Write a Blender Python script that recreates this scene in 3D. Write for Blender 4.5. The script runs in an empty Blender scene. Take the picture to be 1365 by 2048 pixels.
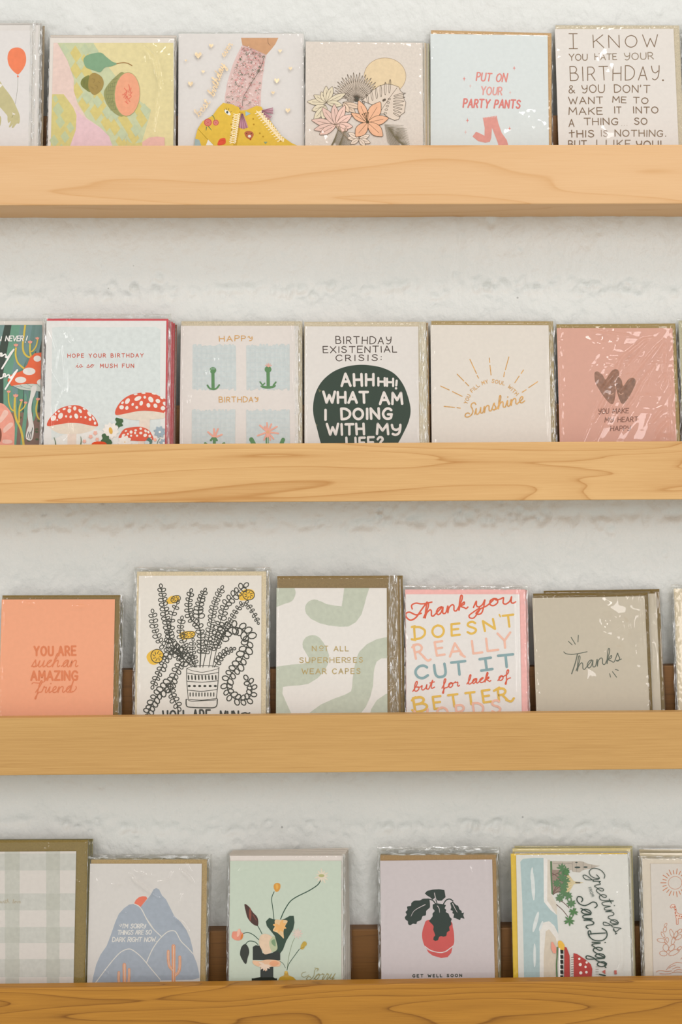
import bpy, bmesh, math, random
import numpy as np
from mathutils import Vector, noise
from mathutils.geometry import tessellate_polygon

# ------------------------------------------------------------------ camera, world, lights, exposure
SC = bpy.context.scene
W_PX, H_PX = 1365.0, 2048.0
F_PX = 2989.0                                   # focal length in pixels (about a 52 mm lens on a 24 mm wide sensor)
CAM_Z, CAM_Y = 1.40, -1.42                      # the wall's face is the plane y = 0
YAW, ROLL = math.radians(-1.05), math.radians(-0.36)
cam_data = bpy.data.cameras.new('camera')
cam_data.sensor_fit = 'HORIZONTAL'; cam_data.sensor_width = 24.0
cam_data.lens = F_PX * 24.0 / W_PX
cam_data.dof.use_dof = True; cam_data.dof.focus_distance = 1.385; cam_data.dof.aperture_fstop = 8.0
CAM = bpy.data.objects.new('camera', cam_data); SC.collection.objects.link(CAM)
_f = Vector((-math.sin(YAW), math.cos(YAW), 0)); _r0 = Vector((math.cos(YAW), math.sin(YAW), 0)); _u0 = Vector((0, 0, 1))
_r = _r0 * math.cos(ROLL) + _u0 * math.sin(ROLL); _u = _u0 * math.cos(ROLL) - _r0 * math.sin(ROLL)
CPOS = Vector((0.026, CAM_Y, CAM_Z)) - 0 * _f
from mathutils import Matrix
CAM.matrix_world = Matrix(((_r.x, _u.x, -_f.x, CPOS.x), (_r.y, _u.y, -_f.y, CPOS.y), (_r.z, _u.z, -_f.z, CPOS.z), (0, 0, 0, 1)))
SC.camera = CAM

world = bpy.data.worlds.new('room_light'); SC.world = world; world.use_nodes = True
bg = world.node_tree.nodes['Background']
bg.inputs[0].default_value = (0.985, 0.985, 0.96, 1); bg.inputs[1].default_value = 0.93

def area_light(name, loc, target, sx, sy, power, col):
    d = bpy.data.lights.new(name, 'AREA'); d.shape = 'RECTANGLE'; d.size = sx; d.size_y = sy; d.energy = power; d.color = col
    o = bpy.data.objects.new(name, d); SC.collection.objects.link(o)
    o.location = loc; o.rotation_euler = (Vector(target) - Vector(loc)).to_track_quat('-Z', 'Y').to_euler()
    return o
area_light('added_overhead_light', (0.5, -1.75, 3.45), (0, 0, 1.5), 0.5, 0.4, 9, (1.0, 0.945, 0.93))  # unseen light added above for falloff from the top and film glints
area_light('added_left_fill', (-1.3, -2.15, 2.0), (0, 0, 1.5), 0.4, 0.9, 8.5, (1.0, 0.955, 0.955))  # unseen fill added to light the wall under ledges and catch film creases
area_light('right_window_light', (1.12, -2.2, 2.1), (0, 0, 1.5), 0.5, 1.0, 11.5, (1.0, 0.955, 0.955))

SC.view_settings.view_transform = 'Standard'; SC.view_settings.look = 'None'
SC.view_settings.gamma = 1.0; SC.view_settings.use_curve_mapping = False
SC.view_settings.exposure = -0.15
SC.cycles.transparent_max_bounces = 40; SC.cycles.max_bounces = 6; SC.cycles.caustics_reflective = False

# ------------------------------------------------------------------ helpers
def ray(px, py):
    return (_f * F_PX + _r * (px - W_PX / 2) + _u * (H_PX / 2 - py)).normalized()
def at_y(px, py, Y):                                         # the point of the vertical plane y = Y seen at a pixel
    d = ray(px, py); return CPOS + d * ((Y - CPOS.y) / d.y)
def s2l(c): return c / 12.92 if c <= 0.04045 else ((c + 0.055) / 1.055) ** 2.4
ROWL = [1.02, 0.97, 0.88, 1.0]                              # how much light falls on each shelf, used to turn photographed colours into paper colours
def rgb(h, L=0.9):
    h = h.lstrip('#'); return tuple(min(0.93, s2l(int(h[i:i + 2], 16) / 255) / L) for i in (0, 2, 4))

MATS = {}
def nn(nt, t, **k):
    n = nt.nodes.new(t)
    for a, v in k.items(): setattr(n, a, v)
    return n
def new_mat(name):
    m = bpy.data.materials.new(name); m.use_nodes = True
    return m, m.node_tree, m.node_tree.nodes['Principled BSDF']
def paper(col, L, kind='ink'):
    """card stock, kraft paper or printed ink with a faint procedural fibre mottling"""
    key = (col, L, kind)
    if key in MATS: return MATS[key]
    m, nt, b = new_mat(kind + '_' + col.strip('#'))
    c = rgb(col, L)
    amt, sc = {'ink': (0.05, 260), 'stock': (0.02, 300), 'kraft': (0.14, 900), 'fleck': (0.05, 500), 'foil': (0.2, 400)}[kind]
    tc = nn(nt, 'ShaderNodeTexCoord'); nz = nn(nt, 'ShaderNodeTexNoise'); nz.inputs['Scale'].default_value = sc; nz.inputs['Detail'].default_value = 3
    mp = nn(nt, 'ShaderNodeMapRange'); mp.inputs[1].default_value = .3; mp.inputs[2].default_value = .7
    mp.inputs[3].default_value = 1 - amt; mp.inputs[4].default_value = 1 + amt
    mx = nn(nt, 'ShaderNodeVectorMath', operation='SCALE'); mx.inputs[0].default_value = c
    nt.links.new(tc.outputs['Object'], nz.inputs['Vector']); nt.links.new(nz.outputs[0], mp.inputs[0])
    nt.links.new(mp.outputs[0], mx.inputs['Scale']); nt.links.new(mx.outputs[0], b.inputs['Base Color'])
    b.inputs['Roughness'].default_value = 0.35 if kind == 'foil' else 0.75
    b.inputs['Specular IOR Level'].default_value = 0.12
    if kind == 'foil': b.inputs['Metallic'].default_value = 0.35
    MATS[key] = m; return m

def make_film():
    m = bpy.data.materials.new('clear_cellophane'); m.use_nodes = True; nt = m.node_tree; nt.nodes.clear()
    out = nn(nt, 'ShaderNodeOutputMaterial'); mix = nn(nt, 'ShaderNodeMixShader'); tr = nn(nt, 'ShaderNodeBsdfTransparent')
    gl = nn(nt, 'ShaderNodeBsdfGlossy'); gl.inputs['Roughness'].default_value = 0.055
    tr.inputs[0].default_value = (0.985, 0.985, 0.98, 1)
    fr = nn(nt, 'ShaderNodeLayerWeight'); fr.inputs['Blend'].default_value = .5
    pw = nn(nt, 'ShaderNodeMath', operation='POWER'); pw.inputs[1].default_value = 5; nt.links.new(fr.outputs['Facing'], pw.inputs[0])
    mu = nn(nt, 'ShaderNodeMath', operation='MULTIPLY_ADD'); mu.inputs[1].default_value = .75; mu.inputs[2].default_value = .047; mu.use_clamp = True
    tc = nn(nt, 'ShaderNodeTexCoord'); nz = nn(nt, 'ShaderNodeTexNoise'); nz.inputs['Scale'].default_value = 55; nz.inputs['Detail'].default_value = 3
    bp = nn(nt, 'ShaderNodeBump'); bp.inputs['Strength'].default_value = 0.05; bp.inputs['Distance'].default_value = 0.002
    nt.links.new(tc.outputs['Object'], nz.inputs['Vector']); nt.links.new(nz.outputs[0], bp.inputs['Height']); nt.links.new(bp.outputs[0], gl.inputs['Normal'])
    nt.links.new(pw.outputs[0], mu.inputs[0]); nt.links.new(mu.outputs[0], mix.inputs[0]); nt.links.new(tr.outputs[0], mix.inputs[1]); nt.links.new(gl.outputs[0], mix.inputs[2])
    nt.links.new(mix.outputs[0], out.inputs[0]); return m
FILM = make_film()

def make_creased(horizontal=False):
    """welded and creased cellophane: mostly clear, with streaks of tight white folds along the weld"""
    m = bpy.data.materials.new('creased_cellophane'); m.use_nodes = True; nt = m.node_tree; nt.nodes.clear()
    out = nn(nt, 'ShaderNodeOutputMaterial'); mix = nn(nt, 'ShaderNodeMixShader'); tr = nn(nt, 'ShaderNodeBsdfTransparent'); tr.inputs[0].default_value = (.97, .975, .96, 1)
    mx2 = nn(nt, 'ShaderNodeMixShader'); mx2.inputs[0].default_value = .45; gl = nn(nt, 'ShaderNodeBsdfGlossy'); gl.inputs['Roughness'].default_value = .12; di = nn(nt, 'ShaderNodeBsdfDiffuse'); di.inputs[0].default_value = (.93, .93, .91, 1)
    tc = nn(nt, 'ShaderNodeTexCoord'); mp = nn(nt, 'ShaderNodeMapping'); mp.inputs['Scale'].default_value = (110, 500, 420) if horizontal else (900, 900, 45); nt.links.new(tc.outputs['Object'], mp.inputs[0])
    nz = nn(nt, 'ShaderNodeTexNoise'); nz.inputs['Scale'].default_value = 1; nz.inputs['Detail'].default_value = 3; nz.inputs['Distortion'].default_value = .6; nt.links.new(mp.outputs[0], nz.inputs['Vector'])
    mr = nn(nt, 'ShaderNodeMapRange'); mr.inputs[1].default_value = .50; mr.inputs[2].default_value = .68; mr.inputs[3].default_value = .06; mr.inputs[4].default_value = .75; nt.links.new(nz.outputs[0], mr.inputs[0])
    bp = nn(nt, 'ShaderNodeBump'); bp.inputs['Strength'].default_value = .6; bp.inputs['Distance'].default_value = .001; nt.links.new(nz.outputs[0], bp.inputs['Height']); nt.links.new(bp.outputs[0], gl.inputs['Normal'])
    nt.links.new(gl.outputs[0], mx2.inputs[1]); nt.links.new(di.outputs[0], mx2.inputs[2]); nt.links.new(mr.outputs[0], mix.inputs[0]); nt.links.new(tr.outputs[0], mix.inputs[1]); nt.links.new(mx2.outputs[0], mix.inputs[2]); nt.links.new(mix.outputs[0], out.inputs[0])
    return m
CREASED = make_creased(); CREASED_TOP = make_creased(True)

def wood(name, light, dark, seed, xs, zs, bands, line, fine=1.0):
    m, nt, b = new_mat(name)
    tc = nn(nt, 'ShaderNodeTexCoord'); sp = nn(nt, 'ShaderNodeSeparateXYZ'); nt.links.new(tc.outputs['Object'], sp.inputs[0])
    ad = nn(nt, 'ShaderNodeMath', operation='ADD'); nt.links.new(sp.outputs['Y'], ad.inputs[0]); nt.links.new(sp.outputs['Z'], ad.inputs[1])
    def vec(sx, sz, off):
        a = nn(nt, 'ShaderNodeMath', operation='MULTIPLY'); a.inputs[1].default_value = sx; nt.links.new(sp.outputs['X'], a.inputs[0])
        c = nn(nt, 'ShaderNodeMath', operation='MULTIPLY'); c.inputs[1].default_value = sz; nt.links.new(ad.outputs[0], c.inputs[0])
        v = nn(nt, 'ShaderNodeCombineXYZ'); nt.links.new(a.outputs[0], v.inputs[0]); nt.links.new(c.outputs[0], v.inputs[1]); v.inputs[2].default_value = off
        return v
    n1 = nn(nt, 'ShaderNodeTexNoise'); n1.inputs['Scale'].default_value = 1; n1.inputs['Detail'].default_value = 2.3; n1.inputs['Distortion'].default_value = .35; n1.inputs['Roughness'].default_value = .35
    nt.links.new(vec(xs, zs, seed).outputs[0], n1.inputs['Vector'])
    mu = nn(nt, 'ShaderNodeMath', operation='MULTIPLY'); mu.inputs[1].default_value = bands; nt.links.new(n1.outputs[0], mu.inputs[0])
    fr = nn(nt, 'ShaderNodeMath', operation='FRACT'); nt.links.new(mu.outputs[0], fr.inputs[0])
    cr = nn(nt, 'ShaderNodeValToRGB'); e = cr.color_ramp.elements          # growth rings: a soft rise into a thin dark line
    e[0].position = 0.0; e[0].color = (.12, .12, .12, 1); e[1].position = 1.0; e[1].color = (.12, .12, .12, 1)
    x = e.new(0.10); x.color = (0, 0, 0, 1); x = e.new(0.80); x.color = (.22, .22, .22, 1); x = e.new(0.90); x.color = (.5, .5, .5, 1); x = e.new(0.945); x.color = (1, 1, 1, 1); x = e.new(0.97); x.color = (.2, .2, .2, 1)
    nt.links.new(fr.outputs[0], cr.inputs[0])
    n2 = nn(nt, 'ShaderNodeTexNoise'); n2.inputs['Scale'].default_value = 1; n2.inputs['Detail'].default_value = 4
    nt.links.new(vec(26, 1300, seed + 3).outputs[0], n2.inputs['Vector'])
    n3 = nn(nt, 'ShaderNodeTexNoise'); n3.inputs['Scale'].default_value = 1; n3.inputs['Detail'].default_value = 2
    nt.links.new(vec(3, 22, seed + 7).outputs[0], n3.inputs['Vector'])
    f1 = nn(nt, 'ShaderNodeMath', operation='MULTIPLY'); f1.inputs[1].default_value = line; nt.links.new(cr.outputs[0], f1.inputs[0])
    f2 = nn(nt, 'ShaderNodeMath', operation='MULTIPLY_ADD'); f2.inputs[1].default_value = .9 * fine; f2.inputs[2].default_value = -.38 * fine; nt.links.new(n2.outputs[0], f2.inputs[0])
    f3 = nn(nt, 'ShaderNodeMath', operation='MULTIPLY_ADD'); f3.inputs[1].default_value = .5; f3.inputs[2].default_value = -.2; nt.links.new(n3.outputs[0], f3.inputs[0])
    s1 = nn(nt, 'ShaderNodeMath', operation='ADD'); nt.links.new(f1.outputs[0], s1.inputs[0]); nt.links.new(f2.outputs[0], s1.inputs[1])
    s2 = nn(nt, 'ShaderNodeMath', operation='ADD'); s2.use_clamp = True; nt.links.new(s1.outputs[0], s2.inputs[0]); nt.links.new(f3.outputs[0], s2.inputs[1])
    mx = nn(nt, 'ShaderNodeMix', data_type='RGBA'); mx.inputs[6].default_value = (*light, 1); mx.inputs[7].default_value = (*dark, 1)
    nt.links.new(s2.outputs[0], mx.inputs[0]); nt.links.new(mx.outputs[2], b.inputs['Base Color'])
    b.inputs['Roughness'].default_value = .5; b.inputs['Specular IOR Level'].default_value = .35
    bp = nn(nt, 'ShaderNodeBump'); bp.inputs['Strength'].default_value = .15; bp.inputs['Distance'].default_value = .0005
    nt.links.new(n2.outputs[0], bp.inputs['Height']); nt.links.new(bp.outputs[0], b.inputs['Normal'])
    return m

def link(name, verts, faces, mats, parent=None, midx=None, smooth=False):
    me = bpy.data.meshes.new(name); me.from_pydata(verts, [], faces)
    for m in (mats if isinstance(mats, list) else [mats]): me.materials.append(m)
    if midx is not None: me.polygons.foreach_set('material_index', midx)
    if smooth: me.polygons.foreach_set('use_smooth', [True] * len(me.polygons))
    me.update(); o = bpy.data.objects.new(name, me); SC.collection.objects.link(o)
    if parent: o.parent = parent
    return o
def empty(name, loc, label, cat, group=None):
    o = bpy.data.objects.new(name, None); SC.collection.objects.link(o); o.location = loc; o.empty_display_size = .02
    o['label'] = label; o['category'] = cat
    if group: o['group'] = group
    return o
def board(name, x0, x1, y0, y1, z0, z1, mat, parent, bev=.0009):
    bm = bmesh.new(); r = bmesh.ops.create_cube(bm, size=1)
    for v in r['verts']:
        v.co = Vector(((x0 + x1) / 2 + v.co.x * (x1 - x0), (y0 + y1) / 2 + v.co.y * (y1 - y0), (z0 + z1) / 2 + v.co.z * (z1 - z0)))
    bmesh.ops.bevel(bm, geom=list(bm.edges), offset=bev, segments=2, affect='EDGES', profile=.5)
    me = bpy.data.meshes.new(name); bm.to_mesh(me); bm.free(); me.materials.append(mat)
    o = bpy.data.objects.new(name, me); SC.collection.objects.link(o); o.parent = parent
    return o

# ------------------------------------------------------------------ the wall and the floor
def make_wall():
    """painted, lumpy masonry wall: a fine displaced mesh where the shelves hang, coarser beyond"""
    fx = np.concatenate([np.linspace(-2.2, -.40, 30)[:-1], np.arange(-.40, .401, .0022), np.linspace(.40, 2.2, 30)[1:]])
    fz = np.concatenate([np.linspace(0, .88, 16)[:-1], np.arange(.88, 1.921, .0022), np.linspace(1.92, 2.8, 16)[1:]])
    nx, nz = len(fx), len(fz)
    seams = [((-40, 596), (300, 590), (420, 580), (640, 578), (900, 568), (1000, 572), (1200, 582), (1420, 585)),
             ((-40, 1058), (200, 1050), (420, 1046), (690, 1052), (900, 1042), (1040, 1032), (1200, 1030), (1420, 1028)),
             ((-40, 1640), (190, 1650), (420, 1662), (760, 1656), (940, 1650), (1200, 1655), (1420, 1668))]
    vseams = [((924, 300), (922, 470), (914, 560)), ((1186, 1040), (1172, 1110), (1166, 1200)), ((330, 1050), (335, 1400)), ((1240, 440), (1236, 300))]
    def to(p): q = at_y(p[0], p[1], 0); return (q.x, q.z)
    X, Z = np.meshgrid(fx, fz); D = np.zeros_like(X)
    def groove(pts, w, depth):
        P = [to(p) for p in pts]; d2 = np.full_like(X, 9.0)
        for (ax, az), (bx, bz) in zip(P[:-1], P[1:]):
            vx, vz = bx - ax, bz - az; t = np.clip(((X - ax) * vx + (Z - az) * vz) / (vx * vx + vz * vz), 0, 1)
            d2 = np.minimum(d2, (X - ax - t * vx) ** 2 + (Z - az - t * vz) ** 2)
        return depth * np.exp(-d2 / w ** 2)
    N1 = np.empty_like(X); N2 = np.empty_like(X); N3 = np.empty_like(X)
    for j in range(nz):
        z = fz[j]
        for i in range(nx):
            x = fx[i]
            N1[j, i] = noise.noise((x * 9, z * 7, 1.3))
            N2[j, i] = noise.noise((x * 45, z * 26, 4.1))
            N3[j, i] = noise.noise((x * 150, z * 95, 8.1))
    D += N1 * .0034 + N2 * .0017 + N3 * .0006
    D -= np.clip(-(N2 + .35 * N1) - .52, 0, 1) * .004
    for s in seams: D -= groove(s, .0045, .0022) * np.clip(.45 + 2.2 * N2 + 1.2 * N3, 0, 2) + groove(s, .012, .0009) * np.clip(.7 + 1.5 * N3, 0, 2)
    for s in vseams: D -= groove(s, .004, .0014) * np.clip(.6 + 1.8 * N2, 0, 1.6)
    rnd = random.Random(5)
    pits = [(553, 567, 6, -.0012), (325, 590, 4, .0013), (493, 560, 9, -.0009), (205, 531, 4, -.0008), (126, 545, 4, -.0008), (982, 448, 9, .0012), (890, 505, 10, -.0007),
            (805, 1027, 11, .0016), (845, 1022, 8, .0016), (838, 1042, 14, .0018), (545, 1045, 8, -.0012), (1090, 1032, 9, .0014), (1185, 1092, 6, .001), (1028, 1062, 7, -.0008),
            (205, 1573, 5, .0012), (205, 1628, 10, -.001), (990, 1650, 10, .001), (940, 1655, 9, -.0012), (620, 1048, 9, .0012), (700, 1056, 8, .0013), (1150, 1038, 8, .0012), (1080, 570, 8, -.001), (1005, 573, 9, .001)]
    for _ in range(420): pits.append((rnd.uniform(-60, 1420), rnd.uniform(-40, 2080), rnd.uniform(2.6, 6.5), rnd.choice((-.0009, .0009, .0013)) * rnd.uniform(.4, 1)))
    for y0, xa, xb in ((580, 180, 900), (572, 900, 1300), (1045, 0, 1365), (1035, 640, 1100), (1655, 150, 1300)):     # knocked mortar lines
        for _ in range(70): pits.append((rnd.uniform(xa, xb), y0 + rnd.gauss(0, 9), rnd.uniform(3.5, 9), rnd.choice((-.0010, .0016, .0020)) * rnd.uniform(.35, 1)))
    for px, py, r, dep in pits:
        cx, cz = to((px, py)); r = r * .00047; dep *= 1.3
        i0, i1 = np.searchsorted(fx, [cx - 3 * r, cx + 3 * r]); j0, j1 = np.searchsorted(fz, [cz - 3 * r, cz + 3 * r])
        sl = (slice(j0, j1), slice(i0, i1)); d = ((X[sl] - cx) ** 2 + (Z[sl] - cz) ** 2) / r ** 2
        D[sl] -= dep * (np.exp(-d) - .35 * np.exp(-(np.sqrt(d) - 1.6) ** 2 * 4))
    edge = np.clip((2.2 - np.abs(X)) * 4, 0, 1)
    verts = [(X[j, i], -D[j, i] * edge[j, i], Z[j, i]) for j in range(nz) for i in range(nx)]
    faces = [(j * nx + i, j * nx + i + 1, (j + 1) * nx + i + 1, (j + 1) * nx + i) for j in range(nz - 1) for i in range(nx - 1)]
    m, nt, b = new_mat('painted_masonry')
    tc = nn(nt, 'ShaderNodeTexCoord')
    n1 = nn(nt, 'ShaderNodeTexNoise'); n1.inputs['Scale'].default_value = 170; n1.inputs['Detail'].default_value = 4
    mpv = nn(nt, 'ShaderNodeMapping'); mpv.inputs['Scale'].default_value = (1.0, 1.0, .8); nt.links.new(tc.outputs['Object'], mpv.inputs[0])
    nt.links.new(mpv.outputs[0], n1.inputs['Vector'])
    n2 = nn(nt, 'ShaderNodeTexNoise'); n2.inputs['Scale'].default_value = 90; n2.inputs['Detail'].default_value = 5; nt.links.new(mpv.outputs[0], n2.inputs['Vector'])
    ad = nn(nt, 'ShaderNodeMath', operation='MULTIPLY_ADD'); ad.inputs[1].default_value = 2.0; nt.links.new(n2.outputs[0], ad.inputs[0]); nt.links.new(n1.outputs[0], ad.inputs[2])
    bp = nn(nt, 'ShaderNodeBump'); bp.inputs['Strength'].default_value = .75; bp.inputs['Distance'].default_value = .0014
    nt.links.new(ad.outputs[0], bp.inputs['Height']); nt.links.new(bp.outputs[0], b.inputs['Normal'])
    n3 = nn(nt, 'ShaderNodeTexNoise'); n3.inputs['Scale'].default_value = 6; n3.inputs['Detail'].default_value = 5; nt.links.new(tc.outputs['Object'], n3.inputs['Vector'])
    vo = nn(nt, 'ShaderNodeTexVoronoi'); vo.inputs['Scale'].default_value = 26; nt.links.new(tc.outputs['Object'], vo.inputs['Vector'])     # sparse specks of dirt
    lt = nn(nt, 'ShaderNodeMapRange'); lt.inputs[1].default_value = .02; lt.inputs[2].default_value = .035; lt.inputs[3].default_value = .55; lt.inputs[4].default_value = 1; nt.links.new(vo.outputs['Distance'], lt.inputs[0])
    mx = nn(nt, 'ShaderNodeMix', data_type='RGBA'); mx.inputs[6].default_value = (.69, .695, .66, 1); mx.inputs[7].default_value = (.75, .745, .71, 1); nt.links.new(n3.outputs[0], mx.inputs[0])
    sc = nn(nt, 'ShaderNodeVectorMath', operation='SCALE'); nt.links.new(mx.outputs[2], sc.inputs[0]); nt.links.new(lt.outputs[0], sc.inputs['Scale'])
    nt.links.new(sc.outputs[0], b.inputs['Base Color']); b.inputs['Roughness'].default_value = .42; b.inputs['Specular IOR Level'].default_value = .4
    o = link('wall_back', verts, faces, m, smooth=True); o['kind'] = 'structure'
    return o
make_wall()
fm, fnt, fb = new_mat('polished_concrete'); _n = nn(fnt, 'ShaderNodeTexNoise'); _n.inputs['Scale'].default_value = 5; _c = nn(fnt, 'ShaderNodeValToRGB')
_c.color_ramp.elements[0].color = (.55, .57, .53, 1); _c.color_ramp.elements[1].color = (.66, .68, .63, 1); fnt.links.new(_n.outputs[0], _c.inputs[0]); fnt.links.new(_c.outputs[0], fb.inputs['Base Color']); fb.inputs['Roughness'].default_value = .5
fl = link('floor', [(-2.2, -3.2, 0), (2.2, -3.2, 0), (2.2, .05, 0), (-2.2, .05, 0), (-2.2, -3.2, -.05), (2.2, -3.2, -.05), (2.2, .05, -.05), (-2.2, .05, -.05)],
          [(0, 1, 2, 3), (7, 6, 5, 4), (0, 4, 5, 1), (1, 5, 6, 2), (2, 6, 7, 3), (3, 7, 4, 0)], fm); fl['kind'] = 'structure'

# ------------------------------------------------------------------ the four picture ledges
Y_LIP0, Y_LIP1, Y_BACK = -.0600, -.0455, -.0185               # lip's front and back faces, backboard's front face
def zmid(yl, yr, Y): return (at_y(0, yl, Y).z + at_y(1365, yr, Y).z) / 2
LEDGE = [(zmid(290.5, 290, Y_LIP0), zmid(409.5, 408.5, Y_LIP0)), (zmid(888, 884, Y_LIP0), zmid(1004.5, 1001.5, Y_LIP0)),
         (zmid(1435, 1424.5, Y_LIP0), zmid(1550, 1539.5, Y_LIP0)), (zmid(1977, 1960, Y_LIP0), zmid(2094, 2077, Y_LIP0))]
SLOT = .0300
L4 = ROWL
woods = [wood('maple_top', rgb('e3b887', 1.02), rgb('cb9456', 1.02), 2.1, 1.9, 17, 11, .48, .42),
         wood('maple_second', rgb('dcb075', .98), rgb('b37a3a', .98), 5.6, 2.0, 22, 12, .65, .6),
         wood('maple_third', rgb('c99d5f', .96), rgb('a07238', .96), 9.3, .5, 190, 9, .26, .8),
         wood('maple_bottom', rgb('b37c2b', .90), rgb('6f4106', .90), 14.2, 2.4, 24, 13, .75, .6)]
shaded_backs = [wood('ledge_back_gap_shade_%d' % k, rgb('6f4a20', .9), rgb('482e0e', .9), 31 + k, .8, 40, 8, .5, .8) for k in range(4)]  # back board wood darkened to carry the shade in the gaps between cards
lab = ['pale maple picture ledge, topmost of the four, with its underside showing', 'maple picture ledge with wavy grain, second from the top, under the mushroom and sunshine cards',
       'straight-grained maple picture ledge, third from the top, under the coral and potted plant cards', 'darker honey-brown maple picture ledge with swirling grain at the bottom']
ZB = []
for k, (zt, zb) in enumerate(LEDGE):
    s = empty('picture_ledge', (0, 0, zb), lab[k], 'shelf', 'wooden picture ledges on the wall'); h = zt - zb
    zi = zt - SLOT; ZB.append(zi)
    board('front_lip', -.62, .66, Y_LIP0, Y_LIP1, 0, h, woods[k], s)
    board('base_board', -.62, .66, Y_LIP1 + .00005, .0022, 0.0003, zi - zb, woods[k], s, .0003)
    board('back_board', -.62, .66, Y_BACK, .0022, zi - zb + .0001, h + .038, shaded_backs[k], s)

# ------------------------------------------------------------------ flat drawing on a card: strokes, fills and two single-line alphabets
TH = math.radians(8.0)                                        # how far the cards lean back
EV = Vector((0, math.sin(TH), math.cos(TH))); NN = Vector((0, -math.cos(TH), math.sin(TH)))

CAPS = {'A': (7, '0,0 3.5,10 7,0|1.3,3.5 5.7,3.5'), 'B': (6, '0,0 0,10|~0,10 3.6,9.8 5,7.8 3.6,5.6 0,5.3|~0,5.3 4.2,5.1 6,2.8 4.4,.3 0,0'),
 'C': (6.8, '~6.6,8.2 5,9.8 2.6,9.6 .6,7.2 .2,4.2 1.4,1.2 3.8,0 6.6,1.8'), 'D': (6.8, '0,0 0,10|~0,10 3.6,9.6 6.6,6.8 6.4,3 3.8,.5 0,0'),
 'E': (5.5, '5.5,10 0,10 0,0 5.5,0|0,5.2 4.6,5.2'), 'F': (5.2, '5.2,10 0,10 0,0|0,5.2 4.4,5.2'),
 'G': (7.4, '~6.8,8.4 5,9.9 2.6,9.6 .6,7 .2,4.2 1.6,1 4,0 6.4,.9 7,4.2|4.2,4.3 7.2,4.3'), 'H': (6.3, '0,0 0,10|6.3,0 6.3,10|0,5.2 6.3,5.2'),
 'I': (.6, '.3,0 .3,10'), 'J': (4.5, '~4.5,10 4.5,2.6 2.6,0 0,1.6'), 'K': (6, '0,0 0,10|6,10 .2,4.4|1.8,5.8 6.2,0'), 'L': (5, '0,10 0,0 5,0'),
 'M': (7.8, '0,0 .6,10 3.9,3.4 7.2,10 7.8,0'), 'N': (6.5, '0,0 0,10 6.5,0 6.5,10'), 'O': (7.6, '~3.8,10 1.2,8.6 0,5 1.2,1.4 3.8,0 6.4,1.4 7.6,5 6.4,8.6 3.8,10'),
 'P': (5.4, '0,0 0,10|~0,10 3.8,9.8 5.4,7.4 3.8,5 0,4.6'), 'Q': (7.6, '~3.8,10 1.2,8.6 0,5 1.2,1.4 3.8,0 6.4,1.4 7.6,5 6.4,8.6 3.8,10|5,3 8,-1'),
 'R': (6, '0,0 0,10|~0,10 3.8,9.8 5.4,7.4 3.8,5 0,4.6|2.6,4.8 6,0'), 'S': (5.9, '~5.6,8.6 3.8,10 1.4,9.4 .6,7.4 2.2,5.8 4.4,4.6 5.8,2.8 4.6,.5 2.2,0 .1,1.6'),
 'T': (6.8, '0,10 6.8,10|3.4,10 3.4,0'), 'U': (6.5, '~0,10 0,3.4 1.2,.6 3.3,0 5.4,.6 6.5,3.4 6.5,10'), 'V': (7, '0,10 3.5,0 7,10'),
 'W': (9.4, '0,10 2.4,0 4.7,7 7,0 9.4,10'), 'X': (6.6, '0,0 6.6,10|0,10 6.6,0'), 'Y': (6.6, '0,10 3.3,4.8 6.6,10|3.3,4.8 3.3,0'), 'Z': (6, '0,10 6,10 0,0 6,0'),
 'y': (6, '~0,9.6 .8,6 3,4.6 5.2,6|~6,9.8 5.8,5 4.8,1.2 2.6,-.4 .6,.4'), 's': (5.4, '~0,7.6 1.6,8.8 2.2,6.4 3.4,5 4.8,6.2|~5.2,8.6 5.4,4 4,1 1.6,.4'),
 'i': (4.4, '0,10 4.4,10|2.2,10 2.2,0|0,0 4.4,0'), 't': (6, '3,10 3,0|.4,6.2 5.8,7'), 'w': (9, '0,10 1.8,.4 4.6,6.4 7.4,.6 9,10'),
 '&': (7, '~6.8,0 2,6 1.4,8.6 3,9.8 4.4,8.4 3.2,6 .6,3.4 .8,.6 3.2,.1 6.2,3.6'), '.': (.8, '.4,.2 .5,.5'), "'": (.8, '.6,10 .2,7.6'), ':': (.8, '.4,2 .4,2.3|.4,7 .4,7.3'),
 '!': (.8, '.4,10 .4,3.6|.4,.2 .4,.5'), '?': (5, '~0,8 1.6,9.9 4,9.6 4.8,7.6 3,5.4 2.4,3.4|2.4,.2 2.4,.5'), ' ': (3.6, '')}
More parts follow.
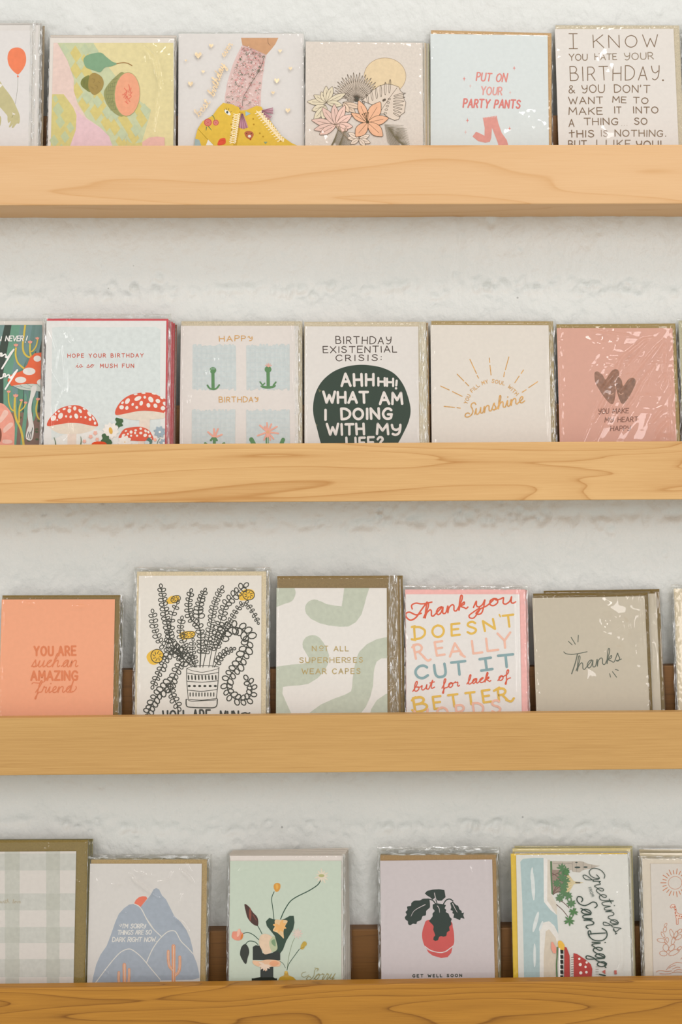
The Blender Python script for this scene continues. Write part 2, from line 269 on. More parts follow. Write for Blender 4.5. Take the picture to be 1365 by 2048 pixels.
CUR = {'a': (6, '~0,.5 3.8,5 2,4.8 .9,2.4 1.8,.2 3.4,1.4 4.4,4.8 4.2,1 5,0 6,.8', ''), 'b': (5, '~0,.5 2.4,6 3,9.4 2.2,10 1.4,7 1.2,1.5 2.4,0 4,1.6 3.8,4 2.6,4.2 5,3.6', ''),
 'c': (4.6, '~0,.5 3.6,4.6 2.4,5 1,3 1.4,.6 2.8,0 4.6,1', ''), 'd': (6, '~0,.5 3.8,5 2,4.8 .9,2.4 1.8,.2 3.4,1.4 5,9.8 4.4,4 4.4,.8 5.2,0 6,.8', ''),
 'e': (4.4, '~0,.8 2.8,2.8 3.2,4.4 2.2,5 1,3 1.4,.6 2.6,0 4.4,1', ''), 'f': (4.5, '~0,.5 2.6,6 3.4,9.4 2.6,10 1.8,7 1.2,-4 .4,-5 .6,-3.4 2.4,.2 4.5,.8', ''),
 'g': (5.6, '~0,.5 3.8,5 2,4.8 .9,2.4 1.8,.2 3.4,1.6 4.4,4.8 3.4,-3.6 1.8,-5 1,-3.8 3,-1 5.6,.8', ''), 'h': (6, '~0,.5 2.2,6 2.8,9.4 2,10 1.2,5 .8,0 1.6,3 3.4,5 4.2,4 4.2,1 5,0 6,.8', ''),
 'i': (3, '~0,.5 1.4,4.8 1.3,1 2,0 3,.8', '1.6,7.4 1.7,7.7'), 'k': (5.6, '~0,.5 2.2,6 2.8,9.4 2,10 1.2,5 .8,0 1.6,3 3.6,5 3.6,3.4 1.8,2.6 3.6,1 4.6,0 5.6,.8', ''),
 'l': (3.6, '~0,.5 2.2,5 2.9,9.4 2.1,10 1.3,6 1.4,1 2.2,0 3.6,.8', ''), 'n': (6, '~0,.5 1,4.8 .9,0 1.6,3.4 3.2,5 4.2,4 4.2,1 5,0 6,.8', ''),
 'o': (5.2, '~0,.5 2.8,5 1.2,4 1,1.2 2.4,0 4,1.8 3.8,4.4 2.8,5 3.6,3.8 5.2,4.2', ''), 'p': (5.6, '~0,.5 1.4,4.8 .6,-5 1.2,2 2.6,4.8 4,4 3.8,1 2.2,0 5.6,1', ''),
 'r': (4.2, '~0,.5 1.2,5.2 1.6,4.2 3,4.4 2.8,1 3.4,0 4.2,.8', ''), 's': (4, '~0,.5 1.8,5.4 2.2,3.8 3,1.6 2,0 .8,.6 2,.4 4,.8', ''),
 't': (3.6, '~0,.5 2.2,8.4 1.6,4 1.4,.8 2.2,0 3.6,.8', '.4,6 3.4,6.3'), 'u': (6, '~0,.5 1.2,4.8 1,1.2 2,0 3.6,1.6 4.4,4.8 4.2,1 5,0 6,.8', ''),
 'v': (5, '~0,.5 1.2,4.8 1.4,1.6 2.4,0 3.6,2 4,4.6 5,4.4', ''), 'w': (7, '~0,.5 1,4.8 1.2,1.2 2.2,0 3.4,1.6 3.8,4.4 3.8,1.2 5,0 6.2,1.8 6.2,4.6 7,4.4', ''),
 'y': (5.6, '~0,.5 1.2,4.8 1.2,1.6 2.2,.4 3.6,1.8 4.6,4.8 3.4,-3.6 1.8,-5 1,-3.8 3,-1 5.6,.8', ''), ' ': (3.4, '', ''), '!': (2, '', '1.4,9 .8,3|.5,.3 .6,.6'),
 'S': (6.2, '', '~7.2,8.2 6.4,9.8 4.6,9.8 3.8,8 4.6,5.6 5,3 3.6,.6 1.2,-.2 -.6,1 0,2.8 1.6,3 2.6,2'), 'T': (6.6, '', '~0,9.6 .6,8.6 3,8.6 8.4,10|4.8,8.8 2.4,-1.6'),
 'G': (8, '', '~8,8.6 6,10 2.4,8.6 .2,4.6 1.2,1 4,.4 6.4,2.6 7.2,5|~4.6,4.6 7.4,5.4 7,.4 5.6,-4 3,-4.6 3.4,-2.4 8,1'),
 'D': (8, '', '~3.4,9 2.4,.6 3.6,0|~0,8 2.4,9.8 6,9.2 8,6 6.8,1.8 3.6,-.2 .6,0 .4,1.2 2.4,1.2')}

def pts_of(s): return [tuple(float(v) for v in p.split(',')) for p in s.split()]
def catmull(P, n=6, closed=False):
    if len(P) < 3: return P
    Q = ([P[-1]] + P + [P[0], P[1]]) if closed else ([P[0]] + P + [P[-1]])
    out = []
    for i in range(1, len(Q) - 2):
        p0, p1, p2, p3 = Q[i - 1], Q[i], Q[i + 1], Q[i + 2]
        for k in range(n):
            t = k / n; t2 = t * t; t3 = t2 * t
            out.append(tuple(.5 * (2 * b + (c - a) * t + (2 * a - 5 * b + 4 * c - d) * t2 + (3 * b - a - 3 * c + d) * t3) for a, b, c, d in zip(p0, p1, p2, p3)))
    if not closed: out.append(P[-1])
    return out

class Draw:
    """collects flat print on one card; coordinates are read off the photograph and put on the card's own plane"""
    def __init__(s, Yf, zb, org, L, rect):
        s.P0 = Vector((0, Yf, zb)); s.org = Vector(org); s.L = L; s.rect = rect
        s.o = (0, 0, 1); s.parts = {}; s.h = 2.4e-5; s.cur = 'printed_design'
    def frame(s, ox, oy, sc): s.o = (ox, oy, sc)
    def plane(s, x, y):                                        # photo pixel -> (a, b) on the card's plane
        d = ray(x, y); t = (s.P0 - CPOS).dot(NN) / d.dot(NN); p = CPOS + d * t - s.P0
        return (p.x, p.dot(EV))
    def px(s, p): return s.plane(s.o[0] + p[0] / s.o[2], s.o[1] + p[1] / s.o[2])
    def world(s, a, b, h): return s.P0 + Vector((a, 0, 0)) + EV * b + NN * h - s.org
    def add(s, poly, col, kind, h):
        """poly: convex (a, b) polygon; clipped against the card's edges"""
        A, u, v, w, hh = s.rect                                # origin, unit axes (right, down), size
        q = [((a - A[0]) * u[0] + (b - A[1]) * u[1], (a - A[0]) * v[0] + (b - A[1]) * v[1]) for a, b in poly]
        for ax, lim, sg in ((0, 0., 1), (0, w, -1), (1, 0., 1), (1, hh, -1)):
            if not q: return
            if all((p[ax] - lim) * sg >= 0 for p in q): continue
            r = []
            for i in range(len(q)):
                p, n = q[i - 1], q[i]; dp, dn = (p[ax] - lim) * sg, (n[ax] - lim) * sg
                if (dp >= 0) != (dn >= 0):
                    t = dp / (dp - dn); r.append((p[0] + (n[0] - p[0]) * t, p[1] + (n[1] - p[1]) * t))
                if dn >= 0: r.append(n)
            q = r
        if len(q) < 3: return
        V, F, M, mats = s.parts.setdefault(s.cur, ([], [], [], []))
        mat = paper(col, s.L, kind)
        if mat not in mats: mats.append(mat)
        k = len(V)
        for x, y in q: V.append(s.world(A[0] + u[0] * x + v[0] * y, A[1] + u[1] * x + v[1] * y, h))
        F.append(tuple(range(k, k + len(q)))); M.append(mats.index(mat))
    def part(s, name): s.np = getattr(s, 'np', 0) + 1; s.cur = (name, s.np)
    def step(s): s.h += 6e-6
    def fill(s, P, col, smooth=False, kind='ink'):
        s.step()
        if isinstance(P, str): P = pts_of(P)
        if smooth: P = catmull(P, 5, True)
        Q = [s.px(p) for p in P]
        for t in tessellate_polygon([[Vector((a, b, 0)) for a, b in Q]]):
            s.add([Q[i] if isinstance(i, int) else (i.x, i.y) for i in t], col, kind, s.h)
    def oval(s, x, y, rx, ry, col, rot=0, kind='ink', n=20):
        s.step(); c, q = math.cos(math.radians(rot)), math.sin(math.radians(rot))
        P = [(x + rx * math.cos(2 * math.pi * k / n) * c - ry * math.sin(2 * math.pi * k / n) * q, y + rx * math.cos(2 * math.pi * k / n) * q + ry * math.sin(2 * math.pi * k / n) * c) for k in range(n)]
        s.add([s.px(p) for p in P], col, kind, s.h)
    def line(s, P, w, col, smooth=False, kind='ink', closed=False, bump=True, w2=None, lvl=0):
        """a round-capped ribbon w pixels (of the current frame) wide"""
        if bump: s.step()
        if isinstance(P, str): P = pts_of(P)
        if smooth: P = catmull(P, 5, closed)
        if closed: P = P + [P[0]]
        P = [P[0]] + [b for a, b in zip(P, P[1:]) if abs(a[0] - b[0]) + abs(a[1] - b[1]) > 1e-4]
        n = len(P); w2 = w if w2 is None else w2
        if n == 1: return s.oval(P[0][0], P[0][1], w / 2, w / 2, col, kind=kind, n=8)
        h0 = s.h + lvl * 8e-7; dh = 3.5e-6 / n
        # split at sharp corners, join the rest
        run = [0]
        def flush(a, b, hh):
            pts = P[a:b + 1]; L, R = [], []
            for i, p in enumerate(pts):
                ww = (w + (w2 - w) * ((a + i) / max(1, n - 1))) / 2
                d1 = (pts[i][0] - pts[i - 1][0], pts[i][1] - pts[i - 1][1]) if i else None
                d2 = (pts[i + 1][0] - pts[i][0], pts[i + 1][1] - pts[i][1]) if i < len(pts) - 1 else None
                if d1 is None: d1 = d2
                if d2 is None: d2 = d1
                l1 = math.hypot(*d1); l2 = math.hypot(*d2); tx, ty = d1[0] / l1 + d2[0] / l2, d1[1] / l1 + d2[1] / l2; tl = math.hypot(tx, ty) or 1
                tx /= tl; ty /= tl; c = max(.6, tx * d1[0] / l1 + ty * d1[1] / l1)
                L.append((p[0] - ty * ww / c, p[1] + tx * ww / c)); R.append((p[0] + ty * ww / c, p[1] - tx * ww / c))
            LL = [s.px(p) for p in L]; RR = [s.px(p) for p in R]
            for i in range(len(pts) - 1): s.add([LL[i], LL[i + 1], RR[i + 1], RR[i]], col, kind, hh + i * dh)
            for (e, g) in ((0, 1), (len(pts) - 1, len(pts) - 2)):
                ww = (w + (w2 - w) * ((a + e) / max(1, n - 1))) / 2
                dx, dy = pts[e][0] - pts[g][0], pts[e][1] - pts[g][1]; an = math.atan2(dy, dx)
                s.add([s.px((pts[e][0] + ww * math.cos(an + t), pts[e][1] + ww * math.sin(an + t))) for t in (-1.57, -.95, -.32, .32, .95, 1.57)], col, kind, hh + dh * e)
        a = 0; seg = 0
        for i in range(1, n - 1):
            d1 = (P[i][0] - P[i - 1][0], P[i][1] - P[i - 1][1]); d2 = (P[i + 1][0] - P[i][0], P[i + 1][1] - P[i][1])
            if (d1[0] * d2[0] + d1[1] * d2[1]) / (math.hypot(*d1) * math.hypot(*d2)) < .45:
                flush(a, i, h0 + seg * 6e-7); a = i; seg = (seg + 1) % 4
        flush(a, n - 1, h0 + seg * 6e-7)
    def ring(s, x, y, rx, ry, w, col, rot=0, bump=True, n=14, lvl=0):
        c, q = math.cos(math.radians(rot)), math.sin(math.radians(rot))
        s.line([(x + rx * math.cos(2 * math.pi * k / n) * c - ry * math.sin(2 * math.pi * k / n) * q, y + rx * math.cos(2 * math.pi * k / n) * q + ry * math.sin(2 * math.pi * k / n) * c) for k in range(n)], w, col, closed=True, bump=bump, lvl=lvl)
    def text(s, t, x0, y0, x1, y1, hgt, w, col, font='caps', slant=0, gap=2.8, arc=0, jit=0, kind='ink', seed=1, serif=False):
        """t set in single-line letters along a baseline from (x0, y0) to (x1, y1), stretched to fill it"""
        keep = s.cur; s.cur = 'lettering'; s.step(); s.step(); rr = random.Random(seed)
        G = CAPS if font == 'caps' else CUR; gp = gap if font == 'caps' else 0
        tot = sum(G[c][0] + gp for c in t) - gp; Ln = math.hypot(x1 - x0, y1 - y0); sx = Ln / tot; sy = hgt / 10
        dx, dy = (x1 - x0) / Ln, (y1 - y0) / Ln
        def place(gx, gy):
            q = (gx + gy * slant * sy / sx) * sx; f = q / Ln; bend = arc * 4 * f * (1 - f); sl = arc * 4 * (1 - 2 * f) / Ln
            c, sn = 1 / math.hypot(1, sl), sl / math.hypot(1, sl)
            ux, uy = dy, -dx                                   # up
            up = gy * sy
            return (x0 + dx * (q - up * sn) + ux * (bend + up * c), y0 + dy * (q - up * sn) + uy * (bend + up * c))
        x = 0; chain = []; lv = 0
        def done():
            nonlocal chain
            if len(chain) > 1: s.line(chain, w, col, smooth=True, kind=kind, bump=False)
            chain = []
        for ch in t:
            g = G[ch]; ja = rr.uniform(-1, 1) * jit; jy = rr.uniform(-1, 1) * jit * 5; js = 1 + rr.uniform(-1, 1) * jit
            def tr(p): return place(x + p[0] * js + p[1] * ja * sy / sx, (p[1] + jy) * js)
            if font != 'caps' and g[1]: chain += [tr(p) for p in pts_of(g[1][1:])][(1 if chain else 0):]
            elif font != 'caps': done()
            for st in (g[1] if font == 'caps' else g[2]).split('|'):
                if not st: continue
                lv = (lv + 1) % 5
                s.line([tr(p) for p in pts_of(st.lstrip('~'))], w, col, smooth=st[0] == '~', kind=kind, bump=False, lvl=lv)
            x += g[0] + gp
        done(); s.cur = keep
    def sprig(s, P, n, r0, r1, w, col, asp=.62, stem=None, side=65, sd=0, st=0):
        """a stem with pairs of looped leaves, from base to tip"""
        s.step(); Q = catmull(pts_of(P), 8); rr = random.Random(sd)
        s.line(Q, stem or w, col, bump=False)
        acc = [0]
        for a, b in zip(Q, Q[1:]): acc.append(acc[-1] + math.hypot(b[0] - a[0], b[1] - a[1]))
        for k in range(n):
            f = st + (1 - st) * (k + .35) / n; d = f * acc[-1]; i = max(j for j in range(len(Q) - 1) if acc[j] <= d)
            an = math.degrees(math.atan2(Q[i + 1][1] - Q[i][1], Q[i + 1][0] - Q[i][0])); t = (d - acc[i]) / max(1e-6, acc[i + 1] - acc[i])
            x, y = Q[i][0] + (Q[i + 1][0] - Q[i][0]) * t, Q[i][1] + (Q[i + 1][1] - Q[i][1]) * t; r = r0 + (r1 - r0) * f
            for sg in (-1, 1):
                th = an + sg * (side + rr.uniform(-14, 14)); rk = r * rr.uniform(.85, 1.15); c, q = math.cos(math.radians(th)), math.sin(math.radians(th))
                s.ring(x + c * rk, y + q * rk, rk, rk * asp, w, col, th, bump=False, n=9, lvl=(k * 2 + (sg > 0)) % 6)
        c, q = math.cos(math.radians(an)), math.sin(math.radians(an)); s.ring(Q[-1][0] + c * r1, Q[-1][1] + q * r1, r1, r1 * asp, w, col, an, bump=False, n=9)
    def leaf(s, x, y, ang, ln, wd, fill, out, w, vein=True):
        """a pointed leaf or petal from (x, y) outwards"""
        c, q = math.cos(math.radians(ang)), math.sin(math.radians(ang))
        def t(a, b): return (x + c * a - q * b, y + q * a + c * b)
        P = [t(0, 0), t(.3 * ln, wd * .42), t(.62 * ln, wd * .5), t(.86 * ln, wd * .26), t(ln, 0), t(.86 * ln, -wd * .26), t(.62 * ln, -wd * .5), t(.3 * ln, -wd * .42)]
        if fill: s.fill(P, fill, smooth=True)
        if out:
            s.line(P, w, out, smooth=True, closed=True)
            if vein: s.line([t(0, 0), t(.75 * ln, 0)], w * .8, out, bump=False, lvl=3)
    def flush(s, parent):
        for nm, (V, F, M, mats) in s.parts.items():
            if F: link(nm if isinstance(nm, str) else nm[0], [tuple(v) for v in V], F, mats, parent, M)

# ------------------------------------------------------------------ a card in its clear sleeve
def rect_on(D, tl, tr):
    """top edge seen from tl to tr -> origin, unit axes, width, height down to the ledge"""
    A = D.plane(*tl); B = D.plane(*tr); w = math.hypot(B[0] - A[0], B[1] - A[1]); u = ((B[0] - A[0]) / w, (B[1] - A[1]) / w); v = (u[1], -u[0])
    low = min(A[1], B[1]); h = (low - .0004) / abs(v[1])
    return (A, u, v, w, h)
def slab(D, R, h0, h1, name, mat, parent, fold=False):
    """a thin sheet, or a folded card (two leaves joined at the left fold and slightly open at the right)"""
    A, u, v, w, hh = R
    if fold: prof = [(0, h1), (w, h1), (w, h1 - .0003), (.0004, h1 - .0003), (.0004, h0 + .0003), (w * .998, h0 + .0002), (w * .998, h0), (0, h0)]
    else: prof = [(0, h1), (w, h1), (w, h0), (0, h0)]
    n = len(prof); V = []
    for y in (0, hh):
        for x, h in prof: V.append(tuple(D.world(A[0] + u[0] * x + v[0] * y, A[1] + u[1] * x + v[1] * y, h)))
    F = [(i, (i + 1) % n, n + (i + 1) % n, n + i) for i in range(n)]
    if fold:
        for b in (0, n): F += [tuple(b + k for k in q) for q in ((0, 1, 2, 3), (0, 3, 4, 7), (4, 5, 6, 7))]
    else: F += [(3, 2, 1, 0), (4, 5, 6, 7)]
    return link(name, V, F, mat, parent)
def sleeve(D, R, ml, mt, mr, parent, res, wr, seed, dz=0.0, rough=1.0, ridges=(), patches=(), hi=.0006):
    """the clear bag: a puckered front sheet, a flat back sheet, welded sides and a crinkled top flap"""
    A, u, v, w, hh = R
    x0, x1, y0, y1 = -ml, w + mr, -mt, hh
    nx = max(16, int((x1 - x0) / res)); ny = max(16, int((y1 - y0) / res))
    xs = sorted(set(np.linspace(x0, x1, nx)) | {-.0006, 0.0, w, w + .0006}); xs = np.array(xs); ys = np.linspace(y0, y1, ny); nx = len(xs)
    X, Y = np.meshgrid(xs, ys)
    Aa = A[0] + u[0] * X + v[0] * Y; Bb = A[1] + u[1] * X + v[1] * Y
    over = np.minimum(np.minimum(X - x0, x1 - X) / .0022, (Y - y0) / .003); over = np.clip(over, 0, 1); over = over * over * (3 - 2 * over)
    base = -.0013 + (.0013 + hi) * over                        # follows the card, closes at the rim
    N = np.empty_like(X); Nm = np.empty_like(X)
    for j in range(ny):
        for i in range(nx):
            a, b = X[j, i], Y[j, i]
            N[j, i] = noise.noise((a * 42 + seed * 7.1, b * 17, seed)) ; Nm[j, i] = noise.noise((a * 420, b * 260, seed * 3.3))
    rim = np.clip(1 - np.minimum(np.minimum(np.abs(X - x0), np.abs(x1 - X)), np.abs(Y - y0)) / .007, 0, 1)
    H = base + over * wr * (.5 + .5 * N) + over * rim * Nm * .0008 * rough
    def dist(pts):
        P = [D.px(p) for p in (pts_of(pts) if isinstance(pts, str) else pts)]; d2 = np.full_like(X, 9.0); tt = np.zeros_like(X); n = len(P) - 1
        for k, ((ax, ay), (bx, by)) in enumerate(zip(P[:-1], P[1:])):
            vx, vy = bx - ax, by - ay; t = np.clip(((Aa - ax) * vx + (Bb - ay) * vy) / (vx * vx + vy * vy + 1e-12), 0, 1); d = (Aa - ax - t * vx) ** 2 + (Bb - ay - t * vy) ** 2
            m = d < d2; d2 = np.where(m, d, d2); tt = np.where(m, (k + t) / n, tt)
        return d2, tt
    for pts, wd, amp in ridges:                                # creases in the film
        d2, tt = dist(pts); H += over * amp * 2.0 * np.exp(-d2 / wd ** 2) * np.sin(np.pi * np.clip(tt, .04, .96)) ** .5
    for cx, cy, rx, ry, amp, fx, fy, ang in patches:           # slack areas that buckle
        pa, pb = D.px((cx, cy)); qa, qb = D.px((cx + rx, cy)); ra, rb = D.px((cx, cy + ry)); RX, RY = abs(qa - pa), abs(rb - pb)
        env = np.exp(-(((Aa - pa) / RX) ** 2 + ((Bb - pb) / RY) ** 2)); c, q = math.cos(math.radians(ang)), math.sin(math.radians(ang))
        Nn = np.empty_like(X)
        for j in range(ny):
            for i in range(nx):
                if env[j, i] < .02: Nn[j, i] = 0; continue
                a, b = Aa[j, i], Bb[j, i]; Nn[j, i] = noise.noise(((a * c + b * q) * fx, (b * c - a * q) * fy, seed + 5.5)) * .7 + .3 * noise.noise((a * fx * 2.1, b * fy * 2.3, seed + 9))
        H += over * env * amp * 1.8 * (.5 + Nn)
    H = np.maximum(H, base * over + -.0013 * (1 - over)) + dz
    V = [tuple(D.world(Aa[j, i], Bb[j, i], H[j, i])) for j in range(ny) for i in range(nx)]
    F = [(j * nx + i, (j + 1) * nx + i, (j + 1) * nx + i + 1, j * nx + i + 1) for j in range(ny - 1) for i in range(nx - 1)]
    k = len(V)                                                 # back sheet
    for (x, y) in ((x0, y0), (x1, y0), (x1, y1), (x0, y1)): V.append(tuple(D.world(A[0] + u[0] * x + v[0] * y, A[1] + u[1] * x + v[1] * y, -.00175)))
    F.append((k, k + 1, k + 2, k + 3))
    top = list(range(nx)); F.append(tuple([k, *top, k + 1]))
    rs = [j * nx + nx - 1 for j in range(ny)]; F.append(tuple([k + 1, *rs, k + 2])); lf = [j * nx for j in range(ny)]; F.append(tuple([*lf, k + 3, k][::-1]))
    o = link('clear_sleeve', V, F, FILM, parent, smooth=True)
    return o

def seam(D, R, a0, a1, b0, b1, parent, seed, bow=.0007):
    """a narrow crinkled weld of the bag between a0..a1 across and b0..b1 down (metres in the card's plane)"""
    A, u, v, w, hh = R; rr = random.Random(seed); vert = (b1 - b0) > (a1 - a0); n = 60 if vert else 50; m = 3; V = []
    for j in range(n + 1):
        for i in range(m + 1):
            f, g = (i / m, j / n) if vert else (j / n, i / m)
            wob = noise.noise((g * 14 if vert else f * 14, seed, 2.2)) * .0006
            x = a0 + (a1 - a0) * f + (wob if vert else 0); y = b0 + (b1 - b0) * g + (0 if vert else wob)
            e = f if vert else g
            h = .0007 + bow * math.sin(math.pi * e) * (.5 + noise.noise((x * 500, y * 160, seed))) - .0009 * (1 - math.sin(math.pi * e))
            V.append(tuple(D.world(A[0] + u[0] * x + v[0] * y, A[1] + u[1] * x + v[1] * y, h)))
    F = [(j * (m + 1) + i, (j + 1) * (m + 1) + i, (j + 1) * (m + 1) + i + 1, j * (m + 1) + i + 1) for j in range(n) for i in range(m)]
    o = link('sleeve_seam', V, F, CREASED if vert else CREASED_TOP, parent, smooth=True); o['label'] = 'crinkled whitish weld of the clear sleeve'
PITCH = .0028
def stack(row, cards, group=None):
    """cards from front to back, all leaning on the backboard"""
    n = len(cards); L = ROWL[row]; zb = ZB[row]
    for k, c in enumerate(cards):
        Yf = -.0276 - (n - k) * PITCH / math.cos(TH)
        probe = Draw(Yf, zb, (0, 0, 0), L, None)
        Rc = rect_on(probe, c['card'][0:2], c['card'][2:4]); Re = rect_on(probe, c['env'][0:2], c['env'][2:4]) if c.get('env') else Rc
        xm = (Re[0][0] + Re[1][0] * Re[3] / 2); org = (xm, Yf + .001, zb)
        e = empty('greeting_card', org, c['label'], 'card', group or ('greeting cards on the top ledge', 'greeting cards on the second ledge', 'greeting cards on the third ledge', 'greeting cards on the bottom ledge')[row])
        D = Draw(Yf, zb, org, L, Rc)
        slab(D, Rc, -.0009, 0, 'card_sheet', paper(c['card'][4], L, c.get('stock', 'stock')), e, fold=True)
        if c.get('env'): slab(D, Re, -.0015, -.00095, 'envelope', paper(c['env'][4], L, c.get('ekind', 'kraft')), e)
        if c.get('art'): c['art'](D); D.flush(e)
        ml, mt, mr = c.get('sl', (3, 6, 8)); mm = .000465; D.frame(*c.get('fr', (0, 0, 1)))
        Rs = list(Re)
        if Rc[0][0] < Re[0][0]: ml += (Re[0][0] - Rc[0][0]) / mm
        mr += max(0, ((Rc[0][0] + Rc[3]) - (Re[0][0] + Re[3])) / mm)
        for q in c.get('seams', ['r'] if k == 0 else []):
            if q == 'r': q = (Re[3] / mm - .5, Re[3] / mm + mr, -1, 999)
            if q == 'l': q = (-ml, .8, -1, 999)
            if q == 't': q = (-ml, Re[3] / mm + mr, -mt, .5)
            if len(q) == 2: q = (Re[3] / mm + q[0], Re[3] / mm + q[1], -mt, 999)
            seam(D, Re, q[0] * mm, q[1] * mm, q[2] * mm, min(q[3] * mm, Re[4]), e, 3.3 + k + row * 5 + q[0] * .1)
        sleeve(D, Re, ml * mm, mt * mm, mr * mm, e, c.get('res', .0012 if k == 0 else .003), c.get('wr', .0003) if k == 0 else .00005, row * 13 + k * 1.7 + Re[0][0] * 10, ridges=c.get('ridges', ()), patches=c.get('patches', ()), rough=c.get('rough', 1.0) * (1 if k == 0 else .2), hi=.0006 if k == 0 else .0002)

# ------------------------------------------------------------------ the printed designs, top shelf
def art_balloon(D):
    D.frame(0, 30, 7.317)
    D.part('printed_balloon'); D.line('262,900 258,1050 240,1200 215,1330 180,1470', 5, '#9a958a', smooth=True)
    D.fill('245,475 310,490 360,540 382,620 378,700 350,770 300,840 265,868 225,850 165,790 125,720 110,630 125,550 170,495', '#f58458', smooth=True)
    D.fill('258,868 280,910 248,910', '#f07a52')
    D.part('printed_bear_paw'); D.fill('-60,900 0,970 60,1060 130,1150 195,1250 240,1350 285,1460 290,1550 275,1590 245,1590 205,1640 185,1655 172,1640 190,1600 150,1640 132,1635 160,1550 125,1580 110,1530 108,1480 80,1440 0,1350 -60,1300', '#c9bf8e', smooth=True)
    D.fill('-80,1470 5,1480 15,1560 -10,1640 -90,1650', '#c3b886', smooth=True)
    D.fill('0,1005 38,1022 10,1060 -20,1060', '#efe9e0'); D.fill('178,1425 232,1450 190,1470', '#e9e0d2'); D.line('175,1500 195,1460', 6, '#8f8a63')
    D.part('printed_bear'); D.fill('-260,560 -160,500 -60,620 -40,900 -140,1000 -260,900', '#c9bf8e', smooth=True); D.oval(-130, 640, 26, 30, '#efe9e0')
def art_melon(D):
    D.frame(0, 30, 3.689)
    bx = ((400, 206), (1280, 206), (1285, 1160), (375, 1160))
    D.fill(list(bx), '#e8d9a2')
    def band(P, c1, c2, x0, y0, nx, ny, dx, dy, sk):
        D.fill(P, c1, smooth=False); D.step()
    D.fill('425,206 690,206 760,330 830,420 930,560 1040,640 1115,700 1100,760 1050,930 1000,1160 820,1160 760,850 640,760 560,620 545,470 500,340', '#cdd2a8')
    for cx, cy in ((560, 290), (640, 420), (570, 560), (620, 660), (705, 720), (785, 800), (760, 690), (845, 830), (905, 760), (950, 830), (1045, 770), (985, 900), (895, 940), (1010, 680), (730, 610), (640, 330), (560, 410)):
        D.fill([(cx - 42, cy - 10), (cx - 4, cy - 66), (cx + 44, cy + 8), (cx + 2, cy + 62)], '#dccb7e')
    for cx, cy in ((475, 258), (630, 256), (640, 610), (720, 640), (790, 720), (850, 730), (1000, 850), (1070, 700), (690, 260), (900, 880)):
        D.fill([(cx - 36, cy - 8), (cx - 4, cy - 48), (cx + 38, cy + 6), (cx + 2, cy + 50)], '#c6cfa9')
    D.fill('395,206 425,206 500,340 545,470 545,560 575,660 640,760 740,830 810,900 835,1160 500,1160 520,960 560,850 565,740 540,680 470,585 385,585', '#ecd0c4')
    D.fill('560,700 640,770 740,830 800,890 830,960 838,1160 495,1160 515,950 555,860 566,760', '#ebc7cb', smooth=False)
    D.fill('385,585 470,585 540,680 565,740 560,850 520,960 500,1160 370,1160', '#d9cb82')
    for cx, cy, r in ((430, 700, 58), (445, 790, 50), (520, 830, 42), (400, 930, 48), (480, 900, 46), (410, 620, 30), (455, 990, 40)):
        D.fill([(cx - r * .72, cy - 6), (cx, cy - r), (cx + r * .72, cy + 6), (cx, cy + r)], '#c4cc9f')
    D.part('printed_leaf'); D.fill('618,325 650,295 740,278 785,310 830,345 865,360 820,380 775,388 740,422 690,408 640,390 622,360', '#84a883', smooth=True)
    D.line('862,360 910,352 945,358 975,374', 6, '#a5793f', smooth=True)
    D.part('printed_muffin'); D.fill('598,490 620,462 665,452 670,565 625,545 600,520', '#81833f', smooth=True)
    for k in range(5): D.line([(612 + k * 11, 474 + k * -1), (618 + k * 10, 536 + k * 4)], 3, '#666a30', bump=(k == 0))
    D.fill('665,445 690,428 720,435 752,460 766,500 755,545 725,578 695,590 670,570 652,530 655,480', '#a88d4a', smooth=True)
    for q in ('680,470 700,480 690,500', '700,520 722,530 712,550', '725,490 742,505', '672,530 690,545'): D.line(q, 3, '#8d7437', smooth=True)
    D.part('printed_melon'); D.fill('905,422 860,450 810,500 775,550 768,590 785,650 820,700 860,735 905,748 940,700 935,480', '#9c9b62', smooth=True)
    for k in range(9): D.line([(790 + k * 14, 500 - k * 8 + 30), (785 + k * 14, 590), (805 + k * 12, 660 + k * 9)], 2.5, '#7b8050', smooth=True, bump=(k == 0))
    for k in range(9): D.line([(780 + max(0, 4 - k) * 12 + max(0, k - 4) * 9, 478 + k * 28), (870, 470 + k * 28)], 2.5, '#7b8050', bump=(k == 0))
    D.oval(938, 586, 97, 164, '#a8a56c', rot=3); D.oval(940, 586, 92, 160, '#f3a984', rot=3)
    for q in ('950,515 958,545 948,570', '918,540 935,565 920,580', '905,590 925,585 915,610', '925,620 940,600 935,650', '950,590 970,600 950,625 960,640', '968,540 960,575', '975,570 962,590', '940,560 930,600 950,620', '925,640 945,655'): D.line(q, 6, '#e7795e', smooth=True)
    D.fill('1050,940 1100,905 1160,898 1215,905 1220,1160 1040,1160', '#efbcae', smooth=False); D.fill('935,915 955,940 990,950 1050,940 1060,1160 930,1160', '#d9cb82')
